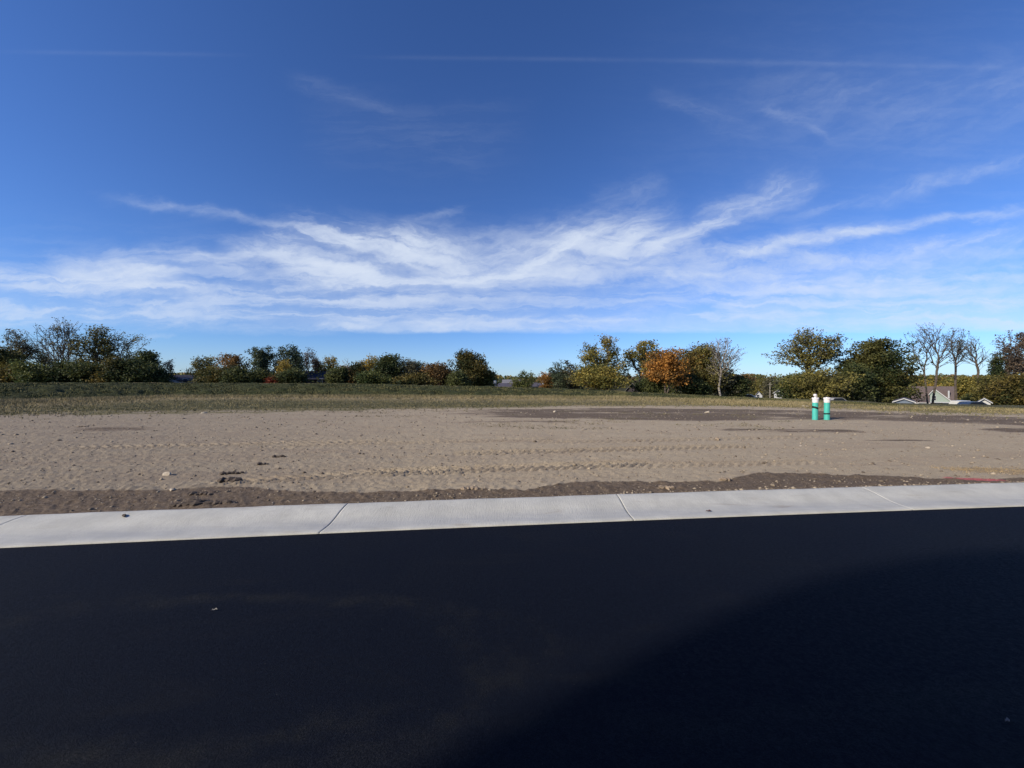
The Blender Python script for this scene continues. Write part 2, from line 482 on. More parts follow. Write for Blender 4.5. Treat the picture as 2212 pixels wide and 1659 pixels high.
PX = np.array([0, 173, 333, 493, 567, 613, 727, 753, 867, 880, 1024, 1200.])
CREST = np.array([382.9, 382.9, 383.4, 386.7, 389.0, 391.2, 397.0, 398.2, 403.0, 405.0, 409.0, 411])
BX = np.array([-150, 0, 173, 333, 493, 613, 727, 870, 1024, 1200.])
BASEP = np.array([401, 400, 395.5, 395.3, 395.8, 396.5, 399.5, 404.5, 409.0, 411])
BASEZ = np.array([.33, .35, .36, .38, .38, .33, .22, .16, .12, .1])
GX = np.array([-150, 0, 173, 333, 493, 567, 613, 727, 870, 880, 1024, 1200.])
GP = np.array([416, 415, 411, 409.5, 407.7, 406.0, 405.8, 405.5, 409.5, 411, 414, 415])

def curves(u):
    p = np.clip(u * F + 512, -150, 1200)
    d1 = F * 1.48 / (np.interp(p, GX, GP) - 384)
    z1 = 0.17 + 0 * d1
    z2 = np.interp(p, BX, BASEZ); bp = np.interp(p, BX, BASEP)
    d2 = F * (EYE - z2) / (bp - 384)
    d3 = d2 + np.interp(p, [0, 500, 727, 870, 1024], [7, 7, 6.5, 5.5, 4.5])
    z3 = EYE - (np.interp(p, PX, CREST) - 384) / F * d3
    return p, d1, z1, d2, z2, d3, z3

HILLP = ([-200, 480, 520, 560, 640, 700, 870, 1024, 1300], [376, 377, 381, 380, 378, 377, 378, 378, 378])
def H(x, y):
    x = np.asarray(x, float); y = np.asarray(y, float)
    u = x / np.maximum(y, 1.0)
    p, d1, z1, d2, z2, d3, z3 = curves(u)
    yb = np.minimum(kerb_back(x), d1 - 1)
    za = 0.085 + (z1 - 0.085) * sstep(y, yb, d1)
    zb = z1 + (z2 - z1) * np.clip((y - d1) / (d2 - d1), 0, 1) ** 1.2
    zc = z2 + (z3 - z2) * (1 - (1 - np.clip((y - d2) / (d3 - d2), 0, 1)) ** 1.6)
    right = sstep(p, 440, 760)
    valley = -0.6 - 6.2 * right
    zd = z3 + (valley - z3) * sstep(y, d3, d3 + 22 + 55 * right)
    ztop = EYE + (384 - np.interp(p, *HILLP)) / F * 420 - 4
    zd = zd + (ztop - valley) * sstep(y, 200, 420)
    z = np.where(y < d1, za, np.where(y < d2, zb, np.where(y < d3, zc, zd)))
    return z

def Hs(x, y): return float(H(np.array([x]), np.array([y]))[0])


def build_ground():
    # columns: rays fanned out from the kerb to the far distance
    ui = np.linspace(-1.75, 1.75, 760)
    Yn = np.full_like(ui, 5.0)
    for _ in range(40): Yn = kerb_back(ui * Yn)
    xn = ui * Yn; far = 900.0; xf = ui * far
    nl = np.array([-150, -90, -55, -35, -24, -17, -13, -10.5]); nr = np.array([13, 16, 21, 28, 40, 60, 95, 150])
    nl = nl[nl < xn[0] - .5]; nr = nr[nr > xn[-1] + .5]
    fl = np.linspace(-3200, xf[0] - 250, len(nl)); fr = np.linspace(xf[-1] + 250, 3200, len(nr))
    xn = np.concatenate([nl, xn, nr]); xf = np.concatenate([fl, xf, fr])
    yn = kerb_back(xn) - 0.03
    rr = np.concatenate([np.linspace(0, 1, 420, endpoint=False), 1 + np.linspace(0, 1, 46)])
    mid = 64.0
    lY = np.where(rr[:, None] < 1, np.log(yn)[None] + (math.log(mid) - np.log(yn))[None] * rr[:, None] ** 0.92,
                  math.log(mid) + (math.log(far) - math.log(mid)) * (rr[:, None] - 1))
    Yg = np.exp(lY)
    Xg = xn[None] + (xf - xn)[None] * (Yg - yn[None]) / (far - yn[None])
    Zg = H(Xg, Yg)
    u = Xg / Yg
    p, d1, z1, d2, z2, d3, z3 = curves(u)
    kb = kerb_back(Xg); dk = Yg - kb
    # soil relief: clods, ruts, tyre prints
    fade = sstep(dk, -0.03, 0.10)
    dirt = 1 - sstep(Yg, d1 - 1.5, d1 + 1.0)
    dirt = np.where(Yg > 70, 0, dirt)
    r1 = fbm(Xg * 2.6, Yg * 2.6, 3) - 0.5
    r2 = fbm(Xg * 9 + 40, Yg * 9, 3) - 0.5
    r3 = np.abs(fbm(Xg * 17 + 90, Yg * 17, 2) - 0.5)
    rough_left = 0.55 + 0.45 * (1 - sstep(Xg / Yg, -0.2, 0.7)) + 0.25 * fbm(Xg * .5, Yg * .5, 2)
    amp = dirt * fade * rough_left
    Zg = Zg + amp * (0.020 * r1 + 0.009 * r2 + 0.015 * (fbm(Xg * 23 + 11, Yg * 19, 2) - .5) + 0.022 * (fbm(Xg * 1.4 + 31, Yg * 11 - Xg * .8, 3) - .5) * sstep(fbm(Xg * .35 + 80, Yg * .5, 2), .3, .6) + 0.020 * np.maximum(fbm(Xg * 13 + 300, Yg * 13, 2) - .55, 0) * 2)
    # strip of darker soil by the kerb, uneven edge
    wx = np.array([-9, -6, -5.4, -4, -3.0, -2.22, -1.4, -.6, .2, 1.0, 2.46, 3.4, 4.3, 5.2, 6.3, 7.2, 9, 14])
    ww = np.array([1.3, 1.15, 1.1, 1.08, .62, .50, .46, .50, .42, .72, .62, .60, .98, .92, .62, .30, .12, .5])
    wob = 0.28 * (fbm(Xg * 1.3, Yg * 1.3 + 9, 4) - 0.5)
    sw = np.interp(Xg, wx, ww)
    moist = 1 - sstep(dk, sw - 0.13 + wob, sw + 0.10 + wob)
    edge = np.exp(-((dk - sw - wob) / 0.16) ** 2) * dirt
    clod = np.maximum(fbm(Xg * 7, Yg * 7 + 70, 3) - 0.52, 0)
    Zg = Zg + fade * edge * (0.05 * clod + 0.006)
    Zg = Zg + fade * moist * 0.075 * clod * dirt * (0.35 + 0.65 * sstep(fbm(Xg * .9 + 5, Yg * .9, 2), .45, .7))
    # dark damp band further out, mostly right of the middle
    pc = u * F + 512
    b0 = np.interp(pc, [330, 430, 520, 700, 850, 1024, 1150], [20.5, 17.8, 16.8, 15.6, 16.0, 13.8, 13.0])
    b1 = np.interp(pc, [330, 430, 520, 640, 800, 1024, 1150], [21, 22, 23.0, 24.0, 22.0, 17.3, 16.5])
    band = sstep(Yg, b0 - 0.7, b0 + 0.9) * (1 - sstep(Yg, b1 - 0.8, b1 + 0.6)) * sstep(pc, 340, 560)
    band *= 0.62 + 0.55 * (fbm(Xg * .35, Yg * 1.2, 3) - 0.35)
    streak2 = np.exp(-((Yg - 12.8 - (Xg - 9) * -.10) / 0.65) ** 2) * sstep(Xg, 5.5, 8) * (1 - sstep(Xg, 10.5, 13.0)) * (.35 + .7 * fbm(Xg * 1.1, Yg * 2.5, 3))
    streak3 = np.exp(-((Yg - 12.6) / 0.9) ** 2) * sstep(Xg, 14.6, 16.5) * .8
    streak4 = np.exp(-((Yg - 10.6) / 0.22) ** 2) * sstep(Xg, 9.0, 10) * (1 - sstep(Xg, 11, 12)) * .7
    lefts = np.exp(-((Yg - 12.9) / 0.9) ** 2) * sstep(Xg, -15.5, -14) * (1 - sstep(Xg, -12.8, -11)) * .6
    lefts2 = np.exp(-((Yg - 15.5) / 0.8) ** 2) * sstep(Xg, -4, -1) * (1 - sstep(Xg, 2, 4)) * .5
    moist = np.maximum.reduce([moist, band, streak2, streak3, streak4, lefts, lefts2])
    # tyre prints (chevrons)
    def track(cx0, cy0, cx1, cy1, wd, pitch, dep):
        L = math.hypot(cx1 - cx0, cy1 - cy0); ax, ay = (cx1 - cx0) / L, (cy1 - cy0) / L
        a = (Xg - cx0) * ax + (Yg - cy0) * ay; b = -(Xg - cx0) * ay + (Yg - cy0) * ax
        w = sstep(a, 0, .5) * (1 - sstep(a, L - .6, L)) * (1 - sstep(np.abs(b), wd * .42, wd * .5))
        ph = (a + 1.1 * np.abs(b)) / pitch
        t = np.abs((ph % 1) - .5) * 2
        return w * (sstep(t, .45, .75) * dep - dep * .45)
    Zg = Zg + track(-2.6, 6.7, 3.0, 7.7, .62, .19, .042) * (1 - moist)
    Zg = Zg + track(-1.5, 8.6, 6.2, 9.75, .60, .19, .046) * (1 - moist)
    Zg = Zg + track(-6.0, 9.6, 1.5, 10.9, .60, .22, .03) * (1 - moist)
    Zg = Zg + track(0.5, 10.2, 9.5, 11.4, .55, .22, .03) * (1 - moist)
    Zg = Zg + track(-11, 9.2, -3, 10.6, .6, .24, .03) * (1 - moist)
    Zg = Zg + track(1.5, 7.3, 6.5, 7.75, .5, .20, .024) * (1 - moist)
    Zg = Zg + track(-5.0, 5.9, -1.0, 7.3, .5, .2, .028) * (1 - moist)
    straw = np.exp(-(((Yg - 6.95 + (Xg - 8.6) * .12) / 0.34) ** 2)) * sstep(Xg, 7.4, 8.6)
    paint = np.exp(-((dk - 0.30 + (Xg - 7.4) * 0.20) / 0.11) ** 2) * sstep(Xg, 6.95, 7.25) * (1 - sstep(Xg, 7.8, 8.3)) * .95
    green = .62 * sstep(Yg, d1 - 3.4, d1 + .9) + .15 * (Yg > d1 + .9) \
        + .36 * sstep(fbm(Xg * .3 + 3, Yg * .8, 3), .52, .68) * sstep(Yg, d1 * .62, d1 * .8) * (1 - sstep(pc, 520, 700))
    grey = 1 - sstep(u, -1.2, 0.25)  # mask for the painted against-the-sun darkening, strongest at far left
    # bumps and tussocks of the grass land
    gmask = sstep(Yg, d1, d1 + 2) * (1 - sstep(Yg, 90, 140))
    bank = sstep(Yg, d2 - .6, d2 + .6) * (1 - sstep(pc, 760, 900) * .75) * (1 - .75 * sstep(Yg, d3 - .55, d3 - .25))
    tus = fbm(Xg * 1.1, Yg * 1.1, 4) - .5
    crestmask = 1 - 0.8 * sstep(Yg, d3 - 1.2, d3)
    Zg = Zg + gmask * tus * (0.06 + 0.50 * sstep(Yg, d2 - .6, d2 + .6) * (1 - sstep(pc, 740, 840)) * crestmask * (1 - sstep(Yg, d3, d3 + 3)))
    tan = np.exp(-((Yg - (d2 - 5.5)) / 4.5) ** 2) * (1 - bank)
    tan = np.maximum(tan, 0.8 * np.exp(-((Yg - d3 - .2) / .5) ** 2))
    nr_, nc = Xg.shape
    V = np.stack([Xg, Yg, Zg], -1).reshape(-1, 3)
    idx = np.arange(nr_ * nc).reshape(nr_, nc)
    Q = np.stack([idx[:-1, :-1], idx[:-1, 1:], idx[1:, 1:], idx[1:, :-1]], -1)
    isg = (Yg > d1 + 1.2)[:-1, :-1]
    def part(mask, name, mat, attrs):
        q = Q[mask]; used, inv = np.unique(q.ravel(), return_inverse=True)
        at = {k: ('POINT', a.reshape(-1)[used]) for k, a in attrs.items()}
        return mesh_np(name, V[used], inv.reshape(-1, 4), mat, smooth=True, attrs=at)
    a = part(~isg, 'dirt_lot', M['soil'], dict(moist=moist, straw=straw, marking=paint, green=green, grey=grey))
    tag(a, 'bare graded soil with tyre prints between kerb and grass', kind='structure')
    b = part(isg, 'grass_field', M['field'], dict(bank=bank, tan=tan))
    tag(b, 'rough grass field with dark green bank along its far side', kind='structure')


build_ground()

# road: one sheet with the kerb side following the kerb
def build_road():
    xs = np.concatenate([np.linspace(-160, -12, 12), np.linspace(-10, 10, 41), np.linspace(12, 160, 12)])
    V = []; Fc = []
    for i, x in enumerate(xs):
        e = float(kerb_edge(x)) + 0.02
        V += [(x, e, -0.004), (x, e - 4.2, 0.06), (x, e - 8.4, -0.004)]
    for i in range(len(xs) - 1):
        for j in range(2):
            a = i * 3 + j; Fc.append((a + 1, a + 4, a + 3, a))
    # inside the view the road is nearly level: flatten the crown to 1 %
    V = [(x, y, (z - 0.0) * 0.35 - 0.004 if z > 0 else z) for x, y, z in V]
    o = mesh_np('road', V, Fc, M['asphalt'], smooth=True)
    tag(o, 'fresh black asphalt road in front of the kerb', kind='structure')

build_road()

def kerb_profile():
    return [(0.0, -0.15), (0.0, 0.006), (0.012, 0.012), (0.12, 0.010), (0.22, 0.014), (0.32, 0.028), (0.42, 0.050), (0.52, 0.073), (0.62, 0.090), (0.70, 0.099), (0.745, 0.102), (0.765, 0.094), (0.772, 0.07), (0.775, -0.15)]

def build_kerb(edge, flip, name, label, joints, xa, xb):
    root = empty(name, (0, 0, 0)); tag(root, label, kind='structure')
    prof = kerb_profile()
    js = [xa] + [j for j in joints if xa < j < xb] + [xb]
    for s in range(len(js) - 1):
        x0, x1 = js[s] + 0.0032, js[s + 1] - 0.0032
        n = 24 if abs(x0) < 14 else 6
        xs = [x0, x0 + .005, x0 + .02] + list(np.linspace(x0 + .06, x1 - .06, n)) + [x1 - .02, x1 - .005, x1]
        V = []; Fc = []; G = []
        for i, x in enumerate(xs):
            drop = 0.006 if i in (0, len(xs) - 1) else 0.0
            e = float(edge(x))
            for k, (d, z) in enumerate(prof):
                dz = 0.0022 * math.sin(x * 3.1 + k) + 0.0015 * math.sin(x * 9.7)
                V.append((x, e + (d if not flip else -d), z + (dz - drop if z > -0.1 else 0)))
                G.append(max(0.0, 1 - abs(d - .20) / .20) ** .7)  # mask of the shading painted along the gutter
        m = len(prof)
        for i in range(len(xs) - 1):
            for k in range(m - 1):
                a = i * m + k
                f = (a, a + m, a + m + 1, a + 1)
                Fc.append(f if not flip else f[::-1])
        o = mesh_np('kerb_segment', V, Fc, M['concrete'], root, smooth=True, attrs={'gutter': ('POINT', G)})
        # end faces
        caps = MB()
        for i in (0, len(xs) - 1):
            caps.add([V[i * m + k] for k in range(m)], [tuple(range(m)) if (i == 0) != flip else tuple(range(m - 1, -1, -1))])
        c = caps.build('end_face', M['joint'], o)

M['joint'] = simple('joint_dirt', (0.10, 0.085, 0.07), 0.95)
joints = [-2.13 + 3.6 * k for k in range(-12, 12)]
joints[12] = -2.13; joints[13] = 1.47; joints[14] = 5.25
build_kerb(kerb_edge, False, 'kerb', 'pale concrete rolled kerb between the road and the soil', joints, -34, 34)
build_kerb(lambda x: kerb_edge(x) - 8.4, True, 'far_side_kerb', 'pale concrete rolled kerb behind the viewer', [-20, -12, -4, 4, 12, 20], -34, 34)
back = MB(); back.add([(-1500, -4.35 - 0.112 * 1500 * 0, 0.0)] * 0, [])
# land on the near side of the road
yb_ = [(-160, float(kerb_edge(-160)) - 9.17), (-12, float(kerb_edge(-12)) - 9.17), (0, float(kerb_edge(0)) - 9.17), (12, float(kerb_edge(12)) - 9.17), (160, float(kerb_edge(160)) - 9.17)]
vs = []
for x, y in yb_: vs += [(x, y, 0.085), (x * 12, -1500, 0.085)]
o = mesh_np('near_ground', vs, [(2 * i, 2 * i + 1, 2 * i + 3, 2 * i + 2) for i in range(4)], simple('near_soil', (0.26, 0.2, 0.14), 0.95, 0.3, 1))
tag(o, kind='structure')

# ------------------------------------------------------------------ trees
LEAF = {
    'dark': ((0.024, 0.036, 0.014), (0.075, 0.080, 0.026)),
    'green': ((0.035, 0.052, 0.018), (0.105, 0.110, 0.032)),
    'olive': ((0.055, 0.056, 0.020), (0.165, 0.140, 0.038)),
    'gold': ((0.120, 0.095, 0.024), (0.340, 0.225, 0.045)),
    'goldgreen': ((0.080, 0.082, 0.022), (0.235, 0.180, 0.042)),
    'orange': ((0.120, 0.068, 0.020), (0.320, 0.150, 0.034)),
    'brown': ((0.060, 0.050, 0.018), (0.190, 0.125, 0.036)),
    'rust': ((0.070, 0.046, 0.020), (0.185, 0.105, 0.036)),
    'red': ((0.10, 0.020, 0.010), (0.24, 0.05, 0.018)),
    'grey': ((0.048, 0.046, 0.028), (0.120, 0.110, 0.062)),
    'purple': ((0.060, 0.045, 0.034), (0.130, 0.095, 0.065)),
    'darkmix': ((0.022, 0.032, 0.012), (0.120, 0.090, 0.024)),
    'darkgold': ((0.022, 0.034, 0.012), (0.088, 0.082, 0.024)),
    'bluegreen': ((0.030, 0.046, 0.026), (0.075, 0.090, 0.048)),
}
BR = 1.55
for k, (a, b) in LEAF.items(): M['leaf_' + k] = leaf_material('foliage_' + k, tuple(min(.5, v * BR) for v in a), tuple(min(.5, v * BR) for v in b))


def grow(rng, Hh, W, cb, npts, lobes, spread, trunk_lean=0.0, solid=False, ntr=1):
    """skeleton: crown points joined one by one to the cheapest node already grown"""
    # lobes on an ellipsoid
    cz = (Hh + cb) / 2; rz = (Hh - cb) / 2; rx = W / 2
    L = []
    for i in range(int(lobes * (1.0 if solid else 1.7))):
        a = rng.uniform(0, 2 * math.pi) + i * 2.4; el = rng.uniform(-0.9, 1.0)
        k = math.sqrt(max(0, 1 - el * el)); q = rng.uniform(0.45, 0.72) if solid else rng.uniform(0.40, 0.86)
        L.append((rx * k * q * math.cos(a), rx * k * q * math.sin(a), cz + rz * el * q * 1.05, rng.uniform(0.20, 0.36) if solid else rng.uniform(0.12, 0.27)))
    L.append((rng.normal() * W * .08, 0, Hh - rz * 0.36, 0.22)); L.append((0, 0, cz, 0.42)); L.append((0, 0, cz, 0.36))
    L = np.array(L)
    pick = rng.integers(0, len(L), npts * 2)
    d = rng.normal(size=(npts * 2, 3)); d /= np.linalg.norm(d, axis=1)[:, None]
    rad = rng.random(npts * 2) ** 0.42
    P = L[pick, :3] + d * rad[:, None] * L[pick, 3:4] * np.array([W, W, (Hh - cb)])
    P = P[(P[:, 2] > cb * 0.82) & (P[:, 2] < Hh)][:npts]
    P[:, 0] += trunk_lean * (P[:, 2])
    nodes = []; par = []; plen = []
    for t in range(ntr):
        off = np.array([0.0, 0.0]) if ntr == 1 else rng.normal(size=2) * 0.25
        lean = np.array([trunk_lean, 0]) + (rng.normal(size=2) * 0.06 if ntr > 1 else 0)
        steps = max(4, int((cb + (Hh - cb) * 0.30) / 0.8)); prev = -1 if t == 0 else 0
        for i in range(0 if t == 0 else 1, steps + 1):
            z = (cb + (Hh - cb) * 0.30) * i / steps
            j = rng.normal(size=2) * 0.05
            nodes.append([off[0] + lean[0] * z + j[0], off[1] + lean[1] * z + j[1], z - 0.4 if i == 0 else z])
            par.append(prev); plen.append(0.0 if prev < 0 else plen[prev] + 0.8); prev = len(nodes) - 1
    base_n = len(nodes)
    order = np.argsort(np.linalg.norm(P - np.array([trunk_lean * cb, 0, cb * 0.9]), axis=1))
    P = P[order]
    N = base_n + len(P)
    A = np.zeros((N, 3)); A[:base_n] = nodes
    PL = np.zeros(N); PL[:base_n] = plen
    PA = np.full(N, -1); PA[:base_n] = par
    for i in range(len(P)):
        k = base_n + i
        dd = A[:k] - P[i]; dist = np.sqrt((dd ** 2).sum(1))
        up = np.maximum(0, A[:k, 2] - P[i, 2])          # prefer parents below
        j = int(np.argmin(dist * 1.0 + PL[:k] * spread + up * 0.5))
        A[k] = P[i]; PA[k] = j; PL[k] = PL[j] + dist[j]
    for _ in range(5):
        cs = np.zeros((N, 3)); cn = np.zeros(N)
        v_ = np.where(PA >= 0)[0]
        np.add.at(cs, PA[v_], A[v_]); np.add.at(cn, PA[v_], 1)
        inner = (cn > 0) & (PA >= 0)
        A[inner] = 0.4 * A[inner] + 0.3 * A[PA[inner]] + 0.3 * cs[inner] / cn[inner][:, None]
    kids = np.zeros(N, int); area = np.zeros(N)
    for k in range(N - 1, -1, -1):
        if area[k] == 0: area[k] = 1.0
        if PA[k] >= 0: area[PA[k]] += area[k]; kids[PA[k]] += 1
    return A, PA, area, kids, base_n


def branch_mesh(A, PA, area, r_tip, r_base, sides=4, expo=None):
    top = area.max()
    e = math.log(r_base / r_tip) / math.log(top)
    rad = r_tip * area ** e
    idx = np.where(PA >= 0)[0]
    p0 = A[PA[idx]]; p1 = A[idx]; r1 = rad[idx]; r0 = np.minimum(rad[PA[idx]], r1 * 1.35)
    d = p1 - p0; ln = np.linalg.norm(d, axis=1); d = d / np.maximum(ln, 1e-6)[:, None]
    ref = np.where(np.abs(d[:, 2:3]) > 0.9, np.array([[1.0, 0, 0]]), np.array([[0, 0, 1.0]]))
    a = np.cross(d, ref); a /= np.linalg.norm(a, axis=1)[:, None]; b = np.cross(d, a)
    vs = []
    for c, r in ((p0, r0), (p1 + d * r1[:, None] * 0.3, r1)):
        for i in range(sides):
            t = 2 * math.pi * i / sides
            vs.append(c + a * (r * math.cos(t))[:, None] + b * (r * math.sin(t))[:, None])
    V = np.stack(vs, 1)                                     # n, 2*sides, 3
    n = len(idx); base = (np.arange(n) * 2 * sides)[:, None]
    fs = [base + np.array([[i, (i + 1) % sides, sides + (i + 1) % sides, sides + i]]) for i in range(sides)]
    return V.reshape(-1, 3), np.concatenate(fs, 0)


def leaf_mesh(rng, centres, per, spread, size, clump_bias=None, droop=0.0):
    n = len(centres) * per
    C = np.repeat(centres, per, 0)
    g = rng.normal(size=(n, 3)); g[:, 2] *= 0.62
    C = C + g * spread
    s = size * rng.uniform(0.55, 1.35, n)[:, None]
    a = rng.normal(size=(n, 3)); a[:, 2] *= 0.6; a /= np.linalg.norm(a, axis=1)[:, None]
    b = rng.normal(size=(n, 3)); b -= a * (a * b).sum(1)[:, None]; b /= np.linalg.norm(b, axis=1)[:, None]
    V = np.stack([C - a * s, C - b * s * 0.62, C + a * s, C + b * s * 0.62], 1).reshape(-1, 3)
    Fc = np.arange(n * 4).reshape(-1, 4)
    ct = np.repeat(rng.random(len(centres)) if clump_bias is None else clump_bias, per)
    tint = np.clip(ct * 0.65 + rng.random(n) * 0.35, 0, 1)
    return V, Fc, tint, rng.random(n)


TREE_SEED = [100]

def tree(name, label, cat, xs, top, w, dep, leaf, n=420, per=18, lsize=0.16, lspread=0.6, cbf=0.25, lobes=9,
         spread=0.5, group=None, bare=0.0, lean=0.0, rb=None, tip=0.018, trunks=1, bark='bark', trunk_at=None, bottom=None, zb=None, depthw=None):
    """xs, top, w: where it stands in the photograph (3072 px wide), dep: its distance in metres"""
    TREE_SEED[0] += 1; rng = np.random.default_rng(TREE_SEED[0])
    x = (xs / 3.0 - 512) / F * dep; W = w * 1.10 / 3.0 / F * dep * math.cos(math.atan2(abs(x), dep))
    ztop = EYE + (384 - top / 3.0) / F * dep
    z0 = Hs(x, dep) if zb is None else zb
    Hh = ztop - z0
    cb = Hh * cbf if bottom is None else (EYE + (384 - bottom / 3.0) / F * dep) - z0
    root = empty(name, (x, dep, z0)); tag(root, label, cat, group)
    solid = cat == 'shrub' or name in ('dense_tree', 'round_tree') or (name in ('leafy_tree', 'maple_tree') and per >= 20)
    A, PA, area, kids, bn = grow(rng, Hh, W * 0.94, cb, n, lobes, spread, lean, solid, trunks)
    # fit the crown to its real height and width
    zt = A[:, 2].max(); sc = (Hh - (0.3 if per else 0)) / zt
    A[:, 2] = np.where(A[:, 2] > 0, A[:, 2] * sc, A[:, 2])
    ex = np.percentile(np.abs(A[bn:, 0] - lean * A[bn:, 2]), 98) / (W / 2 * 0.95)
    A[:, :2] /= max(ex, 0.35)
    A[1:, :] += rng.normal(size=A[1:].shape) * 0.015
    rb = rb or 0.022 * Hh + 0.06
    V, Fc = branch_mesh(A, PA, area, tip, rb, sides=4 if n > 250 else 4)
    t = mesh_np('trunk', V, Fc, M[bark], root)
    if per:
        tips = A[bn:][rng.random(len(A) - bn) > bare]
        # neighbouring twigs share a tone so that the crown has light and dark clumps
        ph = rng.uniform(0, 50, 2); q = tips / max(1.4, W * 0.16)
        cl = fbm(q[:, 0] + ph[0] + q[:, 1] * .6, q[:, 2] + ph[1] + q[:, 1] * .8, 2)
        cl = np.clip((cl - 0.5) * 2.4 + 0.5, 0, 1)
        V, Fc, tint, shade = leaf_mesh(rng, tips, per, lspread * (.95 if solid else .72), lsize, cl)
        keep = V.reshape(-1, 4, 3)[:, :, 2].min(1) > 0.05
        Fc = np.arange(keep.sum() * 4).reshape(-1, 4); V = V.reshape(-1, 4, 3)[keep].reshape(-1, 3)
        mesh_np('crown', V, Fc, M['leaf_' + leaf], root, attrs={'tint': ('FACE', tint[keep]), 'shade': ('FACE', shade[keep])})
    return root


G1 = 'trees behind the grass bank on the left'
G2 = 'trees behind the bank in the middle'
G3 = 'trees in the tall middle-right clump'
G4 = 'trees round the houses on the right'
SH = 'shrubs under the tree line'

# --- left group
tree('dense_tree', 'dense brown-green tree cut off by the left picture edge', 'tree', 8, 1035, 110, 62, 'olive', 380, 26, .17, .5, .08, group=G1)
tree('locust_tree', 'thin flat-topped tree with forked dark trunk, leftmost full crown', 'tree', 52, 985, 120, 66, 'grey', 600, 7, .11, .32, .42, 12, .75, group=G1, tip=.018, rb=.2)
tree('bare_tree', 'tallest nearly leafless tree of the left group, branches spread like a fan', 'tree', 188, 948, 165, 64, 'grey', 900, 3, .12, .28, .36, 12, .8, group=G1, bare=.35, tip=.018, rb=.2)
tree('thin_tree', 'short see-through tree between the flat-topped and the leafless one', 'tree', 132, 1040, 80, 68, 'olive', 260, 10, .12, .4, .25, 7, .45, group=G1)
tree('leafy_tree', 'brown-topped olive tree right of the tall leafless tree', 'tree', 290, 972, 130, 66, 'olive', 460, 13, .14, .42, .30, 10, .45, group=G1, tip=.022)
tree('thin_tree', 'airy olive tree closing the left group on its right side', 'tree', 372, 986, 150, 68, 'olive', 480, 9, .12, .42, .30, 10, .45, group=G1, tip=.022)
tree('leafy_tree', 'low dark tree sloping down at the right end of the left group', 'tree', 432, 1050, 90, 64, 'dark', 300, 26, .15, .45, .1, 8, group=G1)
tree('small_tree', 'small brownish see-through tree above the low dark roof', 'tree', 468, 1078, 42, 70, 'purple', 140, 10, .11, .35, .2, 5, .45, group=G1)
tree('small_tree', 'small reddish see-through tree, alone left of the white house', 'tree', 510, 1075, 46, 72, 'purple', 170, 9, .11, .35, .25, 5, .45, group=G1)
tree('shrub', 'round shrub with golden leaves in front of the flat-topped tree', 'shrub', 102, 1082, 120, 58, 'green', 200, 40, .15, .45, .04, 6, group=SH, rb=.1)
tree('shrub', 'large near-black shrub under the tall leafless tree', 'shrub', 190, 1082, 130, 60, 'dark', 240, 50, .16, .5, .03, 7, group=SH, rb=.1)
tree('shrub', 'dark shrub beneath the brown-topped olive tree', 'shrub', 272, 1090, 110, 60, 'dark', 220, 45, .16, .5, .03, 7, group=SH, rb=.1)
tree('shrub', 'green shrub with yellow spots below the airy olive tree', 'shrub', 345, 1072, 100, 60, 'darkmix', 200, 42, .15, .5, .03, 7, group=SH, rb=.1)
tree('shrub', 'dark shrub at the right foot of the left tree group', 'shrub', 412, 1078, 120, 61, 'dark', 240, 45, .16, .5, .03, 7, group=SH, rb=.1)
tree('shrub', 'low dark shrub beside the dark roof at the left', 'shrub', 468, 1105, 60, 62, 'dark', 140, 40, .15, .5, .03, 5, group=SH, rb=.1)
tree('shrub', 'dark olive shrub standing at the far left edge', 'shrub', 30, 1095, 90, 59, 'darkmix', 200, 42, .16, .5, .03, 6, group=SH, rb=.1)

# --- right of the white house
tree('leafy_tree', 'rounded olive tree with visible limbs right of the white house', 'tree', 608, 1063, 105, 68, 'olive', 360, 13, .13, .4, .28, 9, .22, group=G2)
tree('leafy_tree', 'rust-brown tree with one branch jutting left at its top', 'tree', 695, 1060, 95, 66, 'rust', 360, 17, .14, .42, .2, 9, group=G2)
tree('shrub', 'long dark shrub between the olive and the rust-brown tree', 'shrub', 650, 1105, 90, 60, 'darkmix', 200, 42, .15, .5, .03, 7, group=SH, rb=.1)
tree('shrub', 'dark brown shrub under the rust-brown tree', 'shrub', 712, 1100, 80, 60, 'dark', 200, 42, .15, .5, .03, 6, group=SH, rb=.1)
tree('shrub', 'low shrub in the gap left of the twin dark green trees', 'shrub', 768, 1110, 60, 61, 'dark', 150, 36, .15, .45, .03, 5, group=SH, rb=.1)
tree('green_tree', 'left one of the twin dark green trees with open crown', 'tree', 797, 1036, 92, 67, 'bluegreen', 400, 17, .14, .38, .2, 11, .25, group=G2)
tree('green_tree', 'right one of the twin dark green trees, slightly taller', 'tree', 876, 1032, 78, 68, 'bluegreen', 400, 17, .14, .38, .2, 11, .25, group=G2)
tree('small_tree', 'golden tree between the twin dark green trees', 'tree', 852, 1076, 46, 63, 'gold', 200, 24, .13, .38, .12, 6, group=G2)
tree('shrub', 'small red shrub at the foot of the golden tree', 'shrub', 820, 1126, 34, 58, 'red', 90, 26, .12, .3, .03, 4, group=SH, rb=.06)
tree('shrub', 'dark green shrub in front of the long dark barn', 'shrub', 880, 1108, 80, 59, 'dark', 190, 42, .15, .45, .03, 6, group=SH, rb=.1)
tree('slender_tree', 'slender see-through tree above the left end of the barn roof', 'tree', 933, 1041, 44, 72, 'purple', 230, 11, .12, .32, .25, 7, .22, group=G2)
tree('gold_tree', 'golden-leaved tree above the middle of the barn roof', 'tree', 984, 1065, 62, 74, 'gold', 260, 15, .14, .38, .2, 8, .25, group=G2)
